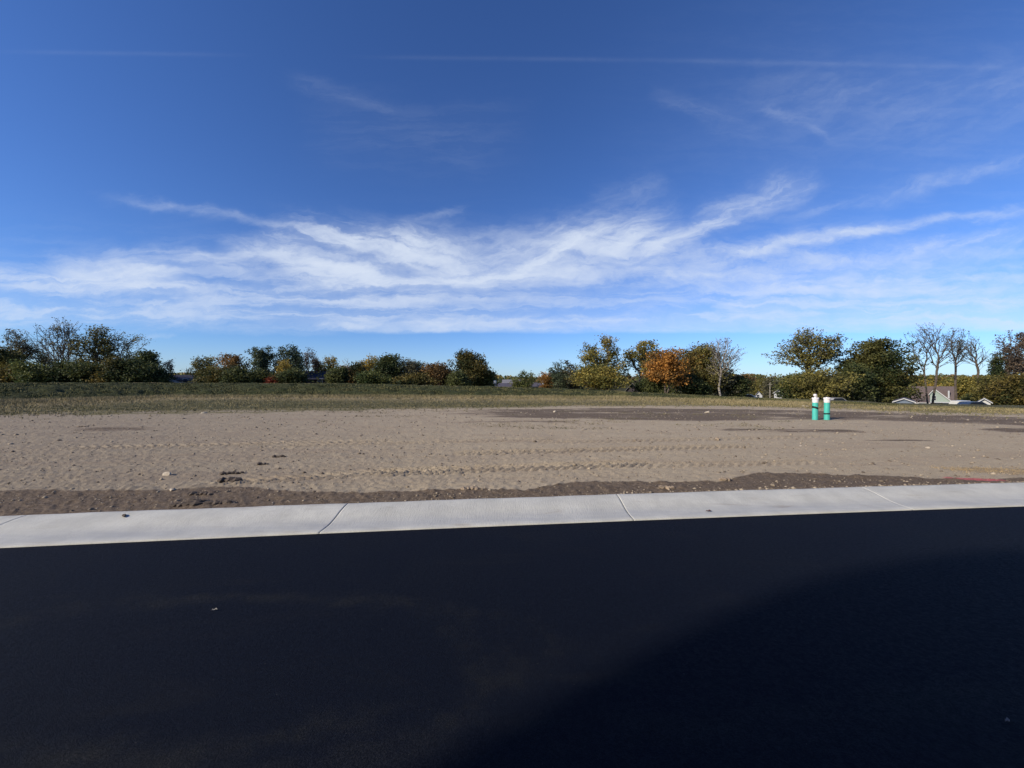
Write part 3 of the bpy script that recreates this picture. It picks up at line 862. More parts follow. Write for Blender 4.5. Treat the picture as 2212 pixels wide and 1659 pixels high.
tree('shrub', 'dark green shrub at the right end of the barn', 'shrub', 1012, 1100, 46, 60, 'dark', 150, 40, .14, .42, .03, 5, group=SH, rb=.1)
tree('bare_tree', 'pale leafless tree peeping over the red-brown tree', 'tree', 1045, 1072, 60, 80, 'grey', 220, 2, .1, .25, .35, 7, .45, group=G2, bare=.6, tip=.024, bark='bark_pale')
tree('leafy_tree', 'red-brown tree right of the barn', 'tree', 1038, 1096, 52, 64, 'rust', 220, 24, .13, .4, .08, 6, group=G2)
tree('leafy_tree', 'narrow orange-green tree right of the red-brown one', 'tree', 1073, 1086, 42, 65, 'darkmix', 200, 24, .13, .4, .08, 6, group=G2)
tree('gold_tree', 'yellow-brown tree with thin top left of the big dark dome', 'tree', 1112, 1062, 70, 70, 'gold', 320, 13, .13, .38, .18, 9, .24, group=G2)
tree('shrub', 'bright green shrub in front of the yellow-brown tree', 'shrub', 1118, 1112, 80, 60, 'green', 190, 40, .14, .45, .03, 6, group=SH, rb=.1)
tree('leafy_tree', 'big dark green dome-shaped tree of the middle row', 'tree', 1166, 1063, 76, 65, 'dark', 360, 32, .15, .45, .08, 8, group=G2)
tree('leafy_tree', 'grey-green tree with a pale trunk beside the dark dome', 'tree', 1220, 1072, 66, 66, 'grey', 320, 20, .13, .42, .15, 8, group=G2, bark='bark_pale')
tree('leafy_tree', 'small dark tree right of the grey-green one', 'tree', 1262, 1083, 46, 68, 'bluegreen', 220, 17, .13, .4, .15, 6, group=G2)
tree('leafy_tree', 'rounded orange-brown tree near the end of the middle row', 'tree', 1312, 1087, 64, 66, 'rust', 300, 26, .14, .42, .08, 7, group=G2)
tree('small_tree', 'thin grey-green tree beside the pale roof', 'tree', 1345, 1100, 34, 68, 'grey', 150, 12, .12, .35, .2, 5, .22, group=G2)
tree('shrub', 'dark olive shrub under the grey-green tree with pale trunk', 'shrub', 1245, 1118, 90, 60, 'darkmix', 190, 40, .15, .45, .03, 6, group=SH, rb=.1)
tree('leafy_tree', 'tall cone-shaped olive tree, last of the middle row', 'tree', 1403, 1049, 96, 66, 'darkmix', 420, 26, .15, .42, .1, 10, group=G2)
tree('shrub', 'dark green shrub at the left foot of the cone-shaped tree', 'shrub', 1372, 1112, 54, 60, 'dark', 150, 40, .15, .42, .03, 5, group=SH, rb=.1)
tree('leafy_tree', 'low round green tree right of the cone-shaped tree', 'tree', 1458, 1104, 66, 68, 'green', 240, 24, .15, .42, .1, 7, group=G2)
tree('round_tree', 'lone small round tree with spiky top in the gap', 'tree', 1567, 1110, 60, 64, 'green', 260, 17, .11, .28, .1, 7, .45, group=G2, tip=.02)

# --- tall clump
tree('small_tree', 'golden-orange tree right of the utility pole', 'tree', 1648, 1113, 46, 70, 'orange', 200, 22, .13, .38, .08, 6, group=G3)
tree('thin_tree', 'dark twin-topped tree beside the golden-orange one', 'tree', 1673, 1076, 50, 68, 'bluegreen', 300, 13, .12, .34, .15, 8, .22, group=G3)
tree('thin_tree', 'dark grey-brown tree left of the tall yellow-green one', 'tree', 1716, 1079, 62, 68, 'grey', 330, 16, .12, .36, .12, 8, .24, group=G3)
tree('tall_tree', 'tall yellow-green tree, first of the clump, with open crown', 'tree', 1808, 1007, 118, 70, 'goldgreen', 560, 14, .16, .42, .26, 11, .45, group=G3, tip=.024)
tree('leafy_tree', 'low golden-green tree in front of the tall yellow-green one', 'tree', 1800, 1092, 130, 60, 'goldgreen', 420, 24, .15, .45, .06, 10, group=G3)
tree('thin_tree', 'olive tree with leaning thin limbs above the grey gabled roof', 'tree', 1918, 1020, 130, 72, 'goldgreen', 480, 12, .17, .42, .30, 11, .45, group=G3, lean=.04, tip=.024)
tree('maple_tree', 'bright orange maple with forked trunk touching the grass crest', 'tree', 1998, 1048, 104, 60, 'orange', 460, 22, .16, .42, .22, 12, .25, group=G3, trunks=2, rb=.2)
tree('leafy_tree', 'brown-orange tree directly behind the orange maple', 'tree', 2062, 1028, 125, 66, 'brown', 420, 22, .15, .42, .12, 10, group=G3)
tree('leafy_tree', 'green tree with browning top left of the leafless one', 'tree', 2115, 1028, 120, 64, 'olive', 440, 24, .15, .42, .10, 10, group=G3, zb=-.8)
tree('bare_tree', 'leafless grey tree at the right end of the clump', 'tree', 2162, 1006, 110, 61, 'grey', 700, 2, .11, .22, .34, 10, .75, group=G3, bare=.5, tip=.017, lean=.01, bark='bark_pale', rb=.18)
tree('shrub', 'dark shrub beneath the grey gabled roof gap', 'shrub', 1950, 1135, 80, 62, 'dark', 190, 40, .14, .42, .03, 6, group=SH, rb=.1, zb=-1.5)
tree('shrub', 'dark green shrub right of the maple trunks', 'shrub', 2070, 1120, 90, 62, 'dark', 200, 40, .15, .42, .03, 6, group=SH, rb=.1)
tree('shrub', 'grey-green shrub around the leafless tree trunk', 'shrub', 2165, 1100, 110, 64, 'grey', 260, 36, .14, .42, .03, 7, group=SH, rb=.1)
tree('shrub', 'dark low shrub at the right edge of the tall clump', 'shrub', 2205, 1125, 70, 64, 'dark', 180, 40, .14, .42, .03, 6, group=SH, rb=.1)

# --- right side
tree('tall_tree', 'tall wide olive tree with limbs fanning out above the two pipes', 'tree', 2428, 980, 190, 82, 'olive', 720, 12, .19, .5, .45, 14, .42, group=G4, bottom=1130, tip=.028, rb=.42)
tree('leafy_tree', 'low spreading yellow-green tree behind the two pipes', 'tree', 2455, 1105, 190, 74, 'olive', 520, 26, .19, .55, .12, 12, group=G4)
tree('leafy_tree', 'small green tree beside the white gable left of the pipes', 'tree', 2385, 1120, 90, 76, 'green', 260, 26, .17, .5, .06, 8, group=G4)
tree('dense_tree', 'huge dense dark green tree right of the pipes', 'tree', 2636, 1020, 215, 78, 'darkgold', 800, 42, .20, .55, .10, 18, group=G4, rb=.4)
tree('leafy_tree', 'dark tree filling the left foot of the huge dense tree', 'tree', 2570, 1085, 110, 74, 'dark', 320, 30, .18, .5, .05, 9, group=G4)
tree('bare_tree', 'large leafless tree with two trunks over the brown roof', 'tree', 2785, 966, 175, 84, 'grey', 760, 2, .13, .26, .40, 13, .6, group=G4, bare=.4, tip=.020, trunks=2, bark='bark', rb=.33, bottom=1112)
tree('bare_tree', 'slim nearly leafless tree right of the green gable', 'tree', 2866, 980, 80, 86, 'grey', 460, 5, .13, .3, .34, 10, .6, group=G4, bare=.3, tip=.02, rb=.24, bottom=1105)
tree('bare_tree', 'leaning leafless tree, second last at the right', 'tree', 2946, 1003, 100, 84, 'grey', 460, 1, .12, .24, .38, 9, .6, group=G4, bare=.6, tip=.02, lean=-.10, rb=.26, bottom=1100)
tree('tall_tree', 'tall see-through dark tree near the right picture edge', 'tree', 3022, 990, 70, 80, 'purple', 380, 12, .15, .36, .40, 9, .45, group=G4, tip=.028)
tree('tall_tree', 'tall see-through dark tree cut by the right picture edge', 'tree', 3070, 995, 72, 82, 'purple', 380, 12, .15, .36, .40, 9, .45, group=G4, tip=.028)
tree('leafy_tree', 'dark pointed evergreen-like tree left of the edge trees', 'tree', 2990, 1058, 44, 80, 'dark', 240, 26, .15, .4, .1, 7, group=G4)
tree('dense_tree', 'broad brown-olive tree in the lower right corner', 'tree', 3045, 1118, 150, 72, 'darkmix', 420, 30, .17, .5, .04, 11, group=G4)
tree('leafy_tree', 'brown-olive tree left of the broad corner tree', 'tree', 2968, 1125, 90, 76, 'olive', 300, 26, .16, .5, .05, 8, group=G4)
tree('gold_tree', 'low golden tree left of the brown-roofed house', 'tree', 2748, 1128, 90, 150, 'gold', 300, 20, .30, .9, .06, 8, group=G4)
tree('gold_tree', 'golden tree behind the ridge of the brown roof', 'tree', 2800, 1122, 90, 165, 'goldgreen', 300, 20, .32, .9, .06, 8, group=G4)
tree('gold_tree', 'golden-green tree right of the green gable', 'tree', 2886, 1128, 110, 150, 'goldgreen', 360, 20, .30, .9, .06, 9, group=G4)
tree('gold_tree', 'yellow-olive tree above the white shed', 'tree', 2940, 1140, 90, 145, 'goldgreen', 300, 20, .30, .9, .06, 8, group=G4)
tree('leafy_tree', 'orange tree on the slope left of the white gable', 'tree', 2238, 1120, 70, 150, 'rust', 260, 20, .30, .9, .06, 8, group=G4)
tree('leafy_tree', 'olive tree on the slope above the small white house', 'tree', 2285, 1128, 70, 140, 'olive', 260, 20, .30, .9, .06, 8, group=G4)
tree('leafy_tree', 'grey-olive tree between white house and white gable', 'tree', 2325, 1135, 60, 130, 'grey', 240, 20, .28, .8, .06, 7, group=G4)
tree('shrub', 'dark green shrub beside the white shed and the blue car', 'shrub', 2915, 1180, 60, 100, 'dark', 160, 30, .2, .6, .03, 5, group=SH, rb=.1)
tree('shrub', 'dark shrub beside the small gabled garage', 'shrub', 2668, 1170, 70, 84, 'dark', 180, 34, .18, .5, .03, 6, group=SH, rb=.1)

# --- undergrowth: a mass nobody could count, behind the bank
def undergrowth(name, label, spans, leafk):
    rng = np.random.default_rng(55); cs = []
    for x0, x1, top, dep, nn in spans:
        xs_ = rng.uniform(x0, x1, nn); d = dep + rng.uniform(-2.5, 3.5, nn)
        zt = EYE + (384 - top / 3) / F * d
        z = rng.uniform(-1.2, 1, nn); z = -1 + (zt + 1) * np.abs(z) * (0.75 + 0.5 * fbm(xs_ * .05, d * 0 + 2, 2))
        cs.append(np.stack([(xs_ / 3 - 512) / F * d, d, z], 1))
    C = np.concatenate(cs, 0)
    V, Fc, tint, shade = leaf_mesh(rng, C, 18, .55, .2)
    o = mesh_np(name, V, Fc, M['leaf_' + leafk], attrs={'tint': ('FACE', tint), 'shade': ('FACE', shade)})
    tag(o, label, kind='stuff')

undergrowth('undergrowth', 'dark brush under the left and middle trees',
            [(-120, 480, 1110, 69, 800), (610, 1480, 1128, 71, 900), (1640, 1760, 1120, 72, 120), (1950, 2210, 1125, 70, 200)], 'dark')

# --- far wooded hill (one mass) 
def far_woods():
    rng = np.random.default_rng(77); cs = []; cl = []
    n = 1700
    u = rng.uniform(-1.6, 1.6, n); d = rng.uniform(250, 430, n)
    x = u * d; z = H(x, d)
    r = rng.uniform(3.5, 6.5, n)
    per = 34
    dirs = rng.normal(size=(n, per, 3)); dirs /= np.linalg.norm(dirs, axis=2)[:, :, None]; dirs[:, :, 2] = np.abs(dirs[:, :, 2]) * 1.0 - 0.15
    C = np.stack([x, d, z + 2.5], 1)[:, None] + dirs * r[:, None, None]
    C = C.reshape(-1, 3)
    V, Fc, tint, shade = leaf_mesh(rng, C, 1, .4, 1.25, np.repeat(rng.random(n), per))
    kinds = rng.integers(0, 5, n); kk = np.repeat(kinds, per)
    for k, lf in enumerate(['olive', 'grey', 'rust', 'green', 'goldgreen']):
        s = kk == k
        Vk = V.reshape(-1, 4, 3)[s].reshape(-1, 3)
        o = mesh_np('far_woods', Vk, np.arange(len(Vk)).reshape(-1, 4), M['leaf_' + lf], attrs={'tint': ('FACE', tint[s]), 'shade': ('FACE', shade[s])})
        tag(o, 'autumn woods covering the far low hill', kind='stuff')

far_woods()

# ------------------------------------------------------------------ houses and other things beyond the crest
def pane_material():
    m, T, b = material('window_glass')
    b.inputs['Base Color'].default_value = (0.015, 0.02, 0.03, 1); b.inputs['Roughness'].default_value = 0.08
    return m
M['pane'] = pane_material()
M['white'] = simple('white_paint', (0.46, 0.46, 0.45), 0.6, 0.06)
M['white_siding'] = simple('white_siding', (0.40, 0.41, 0.425), 0.7, 0.08)
M['roof_dark'] = simple('dark_blue_shingles', (0.030, 0.032, 0.050), 0.85, 0.25, 5)
M['roof_grey'] = simple('grey_shingles', (0.19, 0.185, 0.20), 0.85, 0.2, 5)
M['roof_brown'] = simple('brown_shingles', (0.115, 0.088, 0.082), 0.85, 0.25, 5)
M['roof_purple'] = simple('purple_grey_shingles', (0.085, 0.078, 0.098), 0.85, 0.2, 5)
M['green_siding'] = simple('pale_green_siding', (0.25, 0.30, 0.26), 0.7, 0.1)
M['blue_siding'] = simple('blue_grey_siding', (0.13, 0.16, 0.21), 0.7, 0.1)
M['barn'] = simple('weathered_boards', (0.055, 0.045, 0.05), 0.85, 0.2)


def W2(xs, ys, dep): return ((xs / 3 - 512) / F * dep, EYE + (384 - ys / 3) / F * dep)


def roofed(root, w, d, eave, ridge, along, wall, roof, trim='white', over=0.35, base=-1.0):
    """body and gable roof centred on the root; along='x' ridge parallel to x, 'y' gable faces the viewer"""
    th = 0.08
    if along == 'x':
        MB().prism_x([(-d / 2, base), (d / 2, base), (d / 2, eave), (0, ridge - 0.06), (-d / 2, eave)], -w / 2, w / 2).build('wall', M[wall], root)
        s = (ridge - eave) / (d / 2); o = over
        r = MB().prism_x([(-d / 2 - o, eave - s * o), (0, ridge), (d / 2 + o, eave - s * o), (d / 2 + o, eave - s * o + th), (0, ridge + th), (-d / 2 - o, eave - s * o + th)], -w / 2 - o, w / 2 + o).build('roof', M[roof], root)
        if trim:
            MB().box(-w / 2 - o, w / 2 + o, -d / 2 - o - .06, -d / 2 - o - .004, eave - s * o - .08, eave - s * o + th).build('fascia', M[trim], root)
    else:
        MB().prism_y([(-w / 2, base), (w / 2, base), (w / 2, eave), (0, ridge - 0.06), (-w / 2, eave)], -d / 2, d / 2).build('wall', M[wall], root)
        s = (ridge - eave) / (w / 2); o = over
        r = MB().prism_y([(-w / 2 - o, eave - s * o), (0, ridge), (w / 2 + o, eave - s * o), (w / 2 + o, eave - s * o + th), (0, ridge + th), (-w / 2 - o, eave - s * o + th)], -d / 2 - o, d / 2 + o).build('roof', M[roof], root)
        if trim:
            t = .06
            MB().prism_y([(-w / 2 - o, eave - s * o - t), (0, ridge - t), (w / 2 + o, eave - s * o - t), (w / 2 + o, eave - s * o + th + .02), (0, ridge + th + .01), (-w / 2 - o, eave - s * o + th + .02)], -d / 2 - o - .1, -d / 2 - o - .004).build('rake_trim', M[trim], root)
    return r


def window(root, x, y, z, w, h, frame='white'):
    t = .1
    f = MB()
    f.box(x - w / 2 - t, x + w / 2 + t, y - .07, y - .004, z + h / 2, z + h / 2 + t)
    f.box(x - w / 2 - t, x + w / 2 + t, y - .07, y - .004, z - h / 2 - t, z - h / 2)
    f.box(x - w / 2 - t, x - w / 2, y - .07, y - .004, z - h / 2, z + h / 2)
    f.box(x + w / 2, x + w / 2 + t, y - .07, y - .004, z - h / 2, z + h / 2)
    f.box(x - w / 2, x + w / 2, y - .06, y - .004, z - .03, z + .03)
    o = f.build('window', M[frame], root)
    MB().box(x - w / 2, x + w / 2, y - .03, y - .006, z - h / 2, z + h / 2).build('pane', M['pane'], o)


def house(name, label, xa, xb, y_ridge, y_eave, dep, along, wall, roof, depth=8, trim='white', wins=(), cat='house', base=None, rz=0.0, over=.35):
    x0, _ = W2(xa, 0, dep); x1, _ = W2(xb, 0, dep)
    zr = W2(0, y_ridge, dep)[1]; ze = W2(0, y_eave, dep)[1]
    z0 = Hs((x0 + x1) / 2, dep)
    xc_ = (x0 + x1) / 2; an = math.atan2(xc_, dep)
    root = empty(name, (xc_ + math.sin(an) * depth / 2, dep + math.cos(an) * depth / 2, z0), -an); tag(root, label, cat)
    root.scale = (math.cos(an), 1, 1); root['front_x'] = xc_
    roofed(root, abs(x1 - x0) - 2 * over, depth, ze - z0, zr - z0, along, wall, roof, trim, over)
    for (fx, fy, w, h) in wins:            # photograph pixel of the window's middle
        wx, wz = W2(fx, fy, dep)
        window(root, wx - (x0 + x1) / 2, -depth / 2, wz - z0, w, h)
    return root

h = house('white_house', 'low white house with long dark roof peeping over the left bank', 512, 610, 1125, 1141, 74, 'x', 'white_siding', 'roof_dark', 8, None,
          wins=[(556, 1146, .9, 1.2), (592, 1147, 2.0, 1.3)])
hw, hz = W2(516, 1131, 74)
g = MB(); zz = h.location.z
xg = W2(515, 0, 74)[0] - h['front_x']
g.prism_y([(xg - 1.6, -1), (xg + 1.5, -1), (xg + 1.5, W2(0, 1147, 74)[1] - zz), (xg - .7, W2(0, 1130, 74)[1] - zz), (xg - 1.6, W2(0, 1138, 74)[1] - zz)], -5.2, -4.1).build('gable_porch', M['white'], h)
MB().box(W2(577, 0, 74)[0] - h['front_x'], W2(580, 0, 74)[0] - h['front_x'], -1.2, -.8, 2.4, W2(0, 1122, 74)[1] - zz).build('vent_stack', M['roof_grey'], h)
house('dark_roofed_house', 'dark roof left of the white house, mostly behind shrubs', 440, 508, 1128, 1143, 78, 'x', 'white_siding', 'roof_dark', 7, None)
house('barn', 'long barn with straight dark roof behind the middle bank', 884, 998, 1112, 1137, 68, 'x', 'barn', 'roof_dark', 9, None, cat='barn', wins=[(905, 1143, .8, .8), (960, 1143, .8, .8)])
house('grey_roofed_house', 'pale grey low roof left of the cone-shaped tree', 1300, 1350, 1149, 1160, 80, 'x', 'white_siding', 'roof_grey', 7, None)
house('purple_roofed_house', 'wide low purple-grey roof left of the lone round tree', 1450, 1535, 1150, 1162, 82, 'x', 'white_siding', 'roof_purple', 8, None)
house('purple_roofed_house', 'higher purple-grey gable roof behind the wide low one', 1505, 1572, 1139, 1160, 100, 'x', 'white_siding', 'roof_grey', 8, None)
house('white_house', 'cream gabled house wall just left of the lone round tree', 1522, 1562, 1152, 1160, 78, 'x', 'white', 'roof_purple', 3, None, over=.15)
house('white_house', 'small bright white house between round tree and utility pole', 1605, 1628, 1150, 1157, 88, 'x', 'white', 'roof_purple', 5, None, over=.15)
house('purple_roofed_house', 'dark low roof right of the lone round tree', 1592, 1612, 1148, 1162, 84, 'x', 'barn', 'roof_purple', 5, None, over=.15)
house('grey_roofed_house', 'grey gabled house glimpsed under the tall clump', 1872, 1922, 1150, 1172, 84, 'y', 'barn', 'roof_grey', 8, None)
house('white_house', 'small white house low behind the slope trees', 2262, 2290, 1174, 1187, 118, 'y', 'white_siding', 'roof_grey', 6, None, wins=[(2274, 1190, .8, 1.1)])
house('white_gable_house', 'white house with low gable left of the pipes', 2318, 2382, 1159, 1178, 104, 'y', 'white_siding', 'roof_grey', 9, 'white', wins=[(2338, 1184, 1.4, 1.4), (2356, 1184, 1.4, 1.4)])
house('white_gable_house', 'pale gable glimpsed in the foliage left of the two pipes', 2396, 2424, 1166, 1176, 106, 'y', 'white_siding', 'roof_grey', 6, 'white', wins=[(2410, 1181, 2.2, 1.2)])
# garage with white rake
house('garage', 'small blue-grey garage with white-trimmed gable beside the dense tree', 2676, 2748, 1196, 1206, 62, 'y', 'blue_siding', 'roof_purple', 8, 'white', cat='garage', over=.25)
# big brown-roofed house with a green cross gable
hx = house('brown_roofed_house', 'house with big brown roof and pale green gable with one window', 2716, 2870, 1160, 1208, 120, 'x', 'green_siding', 'roof_brown', 11, 'white')
ox, oz = hx.location.x, hx.location.z
ox = hx['front_x']
def gx(v): return W2(v, 0, 120)[0] - ox
def gz(v): return W2(0, v, 120)[1] - oz
sub = MB().prism_y([(gx(2790), gz(1206)), (gx(2852), gz(1206)), (gx(2852), gz(1201)), (gx(2806), gz(1170)), (gx(2790), gz(1181))], -9.0, -1.0).build('dormer_wall', M['green_siding'], hx)
MB().prism_y([(gx(2786), gz(1184.5)), (gx(2803), gz(1167)), (gx(2856), gz(1205)), (gx(2856), gz(1202.5)), (gx(2803), gz(1164)), (gx(2786), gz(1182))], -9.3, -1.0).build('dormer_roof', M['roof_brown'], hx)
MB().prism_y([(gx(2786), gz(1185.3)), (gx(2803), gz(1168)), (gx(2856), gz(1206.5)), (gx(2856), gz(1203.3)), (gx(2803), gz(1165)), (gx(2786), gz(1182.3))], -9.45, -9.304).build('rake_trim', M['white'], hx)
MB().box(gx(2788), gx(2860), -9.9, -9.05, gz(1206.4), gz(1203.8)).build('lower_cornice', M['white_siding'], hx)
MB().box(gx(2795), gx(2852), -8.7, -5.6, -1, gz(1206.5)).build('front_wall', M['white_siding'], hx)
window(hx, gx(2801.5), -9.0, gz(1193.5), 1.25, 1.3)
MB().box(gx(2843), gx(2848), -4, -2.8, gz(1205), gz(1172)).build('chimney', M['white_siding'], hx)
house('low_porch_house', 'dark-windowed lean-to between garage and green gable', 2752, 2790, 1196, 1207, 108, 'x', 'blue_siding', 'roof_brown', 5, 'white', cat='outbuilding')
house('shed', 'white shed with pale grey roof under the olive tree at right', 2928, 2978, 1196, 1206, 66, 'y', 'white', 'roof_grey', 5, 'white', cat='shed')


def car(name, label, xs, dep, col, y_top, length=4.5, yaw=0.0, cat='car', hgt=1.5):
    x, zt = W2(xs, y_top, dep)
    z0 = zt - hgt
    root = empty(name, (x, dep, z0), yaw); tag(root, label, cat)
    m = simple(name + '_paint', col, 0.3, 0.03, 3, 0.5)
    L = length / 2; s = hgt / 1.5
    prof = [(-L, .35), (-L, .78 * s), (-L * .62, .92 * s), (-L * .38, 1.42 * s), (L * .42, 1.46 * s), (L * .80, 1.0 * s), (L, .92 * s), (L, .35)]
    MB().prism_y(prof, -.85, .85).build('body', m, root)
    g = MB().prism_y([(-L * .55, .95 * s), (-L * .35, 1.36 * s), (L * .40, 1.40 * s), (L * .70, 1.0 * s)], -.87, .87).build('window', M['pane'], root)
    for wx in (-L * .62, L * .62):
        for sy in (-1, 1):
            MB().tube((wx, sy * .70, .33), (wx, sy * .90, .33), .33, n=14).build('wheel', M['tyre'], root)
    return root

M['tyre'] = simple('tyre_rubber', (0.02, 0.02, 0.02), 0.8)
car('parked_car', 'dark blue car parked left of the white shed', 2912, 64, (0.03, 0.05, 0.10), 1204, hgt=1.45)
car('parked_car', 'white car half hidden left of the slope trees', 2228, 66, (0.7, 0.7, 0.7), 1182)
car('parked_car', 'white car seen between the two pipes and the dense tree', 2503, 68, (0.30, 0.30, 0.31), 1192, length=3.6, cat='car')
car('parked_van', 'white van glimpsed right of the green gable', 2880, 72, (0.50, 0.50, 0.49), 1200, 4.2, cat='van', hgt=2.6)
car('parked_car', 'silver car low behind the crest between white houses', 2300, 62, (0.5, 0.5, 0.5), 1194)
car('parked_car', 'grey car at the foot of the small dark roofs', 1600, 80, (0.12, 0.12, 0.13), 1158)

# utility pole, lamp, wires
M['wood_pole'] = simple('pole_wood', (0.30, 0.27, 0.24), 0.9)
M['wire'] = simple('wire', (0.05, 0.05, 0.05), 0.6)
def pole():
    x, zt = W2(1637, 1136, 70); z0 = Hs(x, 70)
    r = empty('utility_pole', (x, 70, z0)); tag(r, 'weathered utility pole with pale transformer can right of the round tree', 'utility pole')
    MB().tube((0, 0, -.5), (0, 0, zt - z0), .16, .11, 10).build('pole_shaft', M['wood_pole'], r)
    zc = W2(0, 1147, 70)[1] - z0
    MB().lathe([(.22, -.45), (.25, -.42), (.25, .40), (.18, .46)], 14, (-.42, -.05, zc)).build('transformer', M['white_siding'], r)
    MB().box(-.9, .9, -.14, -.04, zt - z0 - .35, zt - z0 - .25).build('crossarm', M['wood_pole'], r)
    for i, dx in enumerate((-.8, .8)):
        pts = []
        n = 16; b = Vector((-12 if i == 0 else 26, 3, 1.0))
        w = MB(); a = Vector((dx, -.1, zt - z0 - .22)); e = a + Vector((-22 if i == 0 else 32, 1.5, .3))
        prev = a
        for k in range(1, n + 1):
            t = k / n; p = a.lerp(e, t); p.z -= 1.1 * 4 * t * (1 - t) * .35
            w.tube(prev, p, .014, n=4); prev = p
        w.build('wire', M['wire'], r)
pole()
def lamp():
    x, zt = W2(1485, 1142, 66); z0 = Hs(x, 66)
    r = empty('vent_pole', (x, 66, z0)); tag(r, 'short white post with box head standing before purple-grey roof', 'post')
    MB().tube((0, 0, -.5), (0, 0, zt - z0 - .3), .06, .05, 8).build('post_shaft', M['white'], r)
    MB().lathe([(.10, -.55), (.27, -.5), (.30, -.1), (.24, 0), (.05, .08)], 12, (0, 0, zt - z0)).build('post_head', M['white'], r)
lamp()
def slim_pole():
    x, zt = W2(2310, 1148, 92); z0 = Hs(x, 92)
    r = empty('slim_pole', (x, 92, z0)); tag(r, 'slim pale pole on the slope left of the white gable', 'pole')
    MB().tube((0, 0, -.5), (0, 0, zt - z0), .12, .08, 8).build('pole_shaft', M['wood_pole'], r)
    MB().box(-.5, .5, -.1, -.02, zt - z0 - .5, zt - z0 - .4).build('crossarm', M['wood_pole'], r)
slim_pole()

# ------------------------------------------------------------------ the two pipes
def pvc(name, col, spread):
    m, T, b = material(name)
    n = T.noise(T.scale(T.coord(), (1, 1, .4)), 9, 5, .6)
    c = T.mix(T.ramp(n, .35, .7), tuple(v * .86 for v in col), col)
    c = T.mix(T.m('MULTIPLY', T.ramp(T.noise(T.coord(), 30, 4, .7), .62, .75), spread), c, (.30, .25, .19))
    T.l.new(c, b.inputs['Base Color']); b.inputs['Roughness'].default_value = .42; b.inputs['Specular IOR Level'].default_value = .45
    return m
M['pvc'] = pvc('turquoise_plastic', (0.075, 0.50, 0.42), .35)
M['pvc_white'] = pvc('white_plastic', (0.80, 0.76, 0.76), .12)
M['tape'] = simple('black_tape', (0.012, 0.016, 0.018), .5)

def pipe(label, xs, leanx, tape, extra):
    Y = 16.3; x = (xs / 3 - 512) / F * Y; z = Hs(x, Y)
    hp = 0.73
    r = empty('capped_pipe', (x, Y, z)); r.rotation_euler = (0, leanx, 0); tag(r, label, 'pipe', 'capped pipes standing in the soil')
    rad = .104
    MB().lathe([(rad, -.2), (rad, hp)], 40, caps=False).build('pipe_body', M['pvc'], r, True)
    c = MB().lathe([(rad + .001, hp - .005), (.110, hp), (.113, hp + .13), (.113, hp + .135), (.124, hp + .148), (.126, hp + .178), (.120, hp + .190), (.09, hp + .196)], 40)
    # lugs round the lid
    for i in range(8):
        a = i * math.pi / 4 + .2
        c.lathe([(.022, 0), (.022, .018), (.016, .024)], 8, (.096 * math.cos(a), .096 * math.sin(a), hp + .186))
    c.build('cap', M['pvc_white'], r)
    k = MB().lathe([(.052, hp + .190), (.050, hp + .222), (.042, hp + .228)], 6)
    k.build('plug', M['pvc_white'], r)
    z0, z1, w = tape
    n = 40; V = []; Fc = []
    for i in range(n + 1):
        a = 2 * math.pi * i / n
        zz = (z0 + z1) / 2 + (z0 - z1) / 2 * -math.cos(a) * 1.0 + .002 * math.sin(5 * a)
        for rr, dz in ((rad + .003, -w / 2), (rad + .0045, w / 2)):
            V.append((rr * math.cos(a), rr * math.sin(a), zz + dz))
    for i in range(n): Fc.append((2 * i, 2 * i + 2, 2 * i + 3, 2 * i + 1))
    mesh_np('tape_band', V, Fc, M['tape'], r, smooth=True)
    if tape[2] < .055:
        # loose end of the tape
        MB().add([(.07, -.094, z1 - .02), (.120, -.06, z1 + .005), (.120, -.06, z1 + .05), (.07, -.094, z1 + .03)], [(0, 1, 2, 3)]).build('tape_end', M['tape'], r)
    if extra:
        e = MB().lathe([(.028, hp + .20), (.026, hp + .27), (.055, hp + .275), (.062, hp + .30), (.058, hp + .35), (.03, hp + .365)], 10, (-.015, 0, 0))
        e.tube((-.02, 0, hp + .23), (.05, -.03, hp + .27), .018, n=6)
        e.build('valve_fitting', M['pvc_white'], r)
    return r

pipe('turquoise pipe with small fitting on its white cap and slanting black tape', 2445, .018, (.54, .46, .085), True)
pipe('turquoise pipe with plain white cap and low level black tape', 2480.5, .006, (.255, .268, .058), False)

# ------------------------------------------------------------------ stones and clods
M['stone'] = simple('pale_stone', (0.42, 0.36, 0.28), .9, .25, 20)
M['clod'] = simple('dark_clod', (0.085, 0.066, 0.052), .95, .35, 20)
M['clod_dry'] = simple('dry_clod', (0.27, 0.21, 0.15), .95, .3, 20)

def lump(rng, r, sub=2, sq=(1, 1, .6)):
    import bmesh
    bm = bmesh.new(); bmesh.ops.create_icosphere(bm, subdivisions=sub, radius=1)
    vs = [v.co.copy() for v in bm.verts]; fs = [tuple(v.index for v in f.verts) for f in bm.faces]; bm.free()
    pl = [(Vector(rng.normal(size=3)).normalized(), rng.uniform(.5, .85)) for _ in range(7)]
    out = []
    for c in vs:
        for n_, d in pl:
            t = c.dot(n_)
            if t > d: c = c - n_ * (t - d)
        c = c * (1 + rng.uniform(-.05, .05))
        out.append((c.x * r * sq[0], c.y * r * sq[1], c.z * r * sq[2]))
    return out, fs

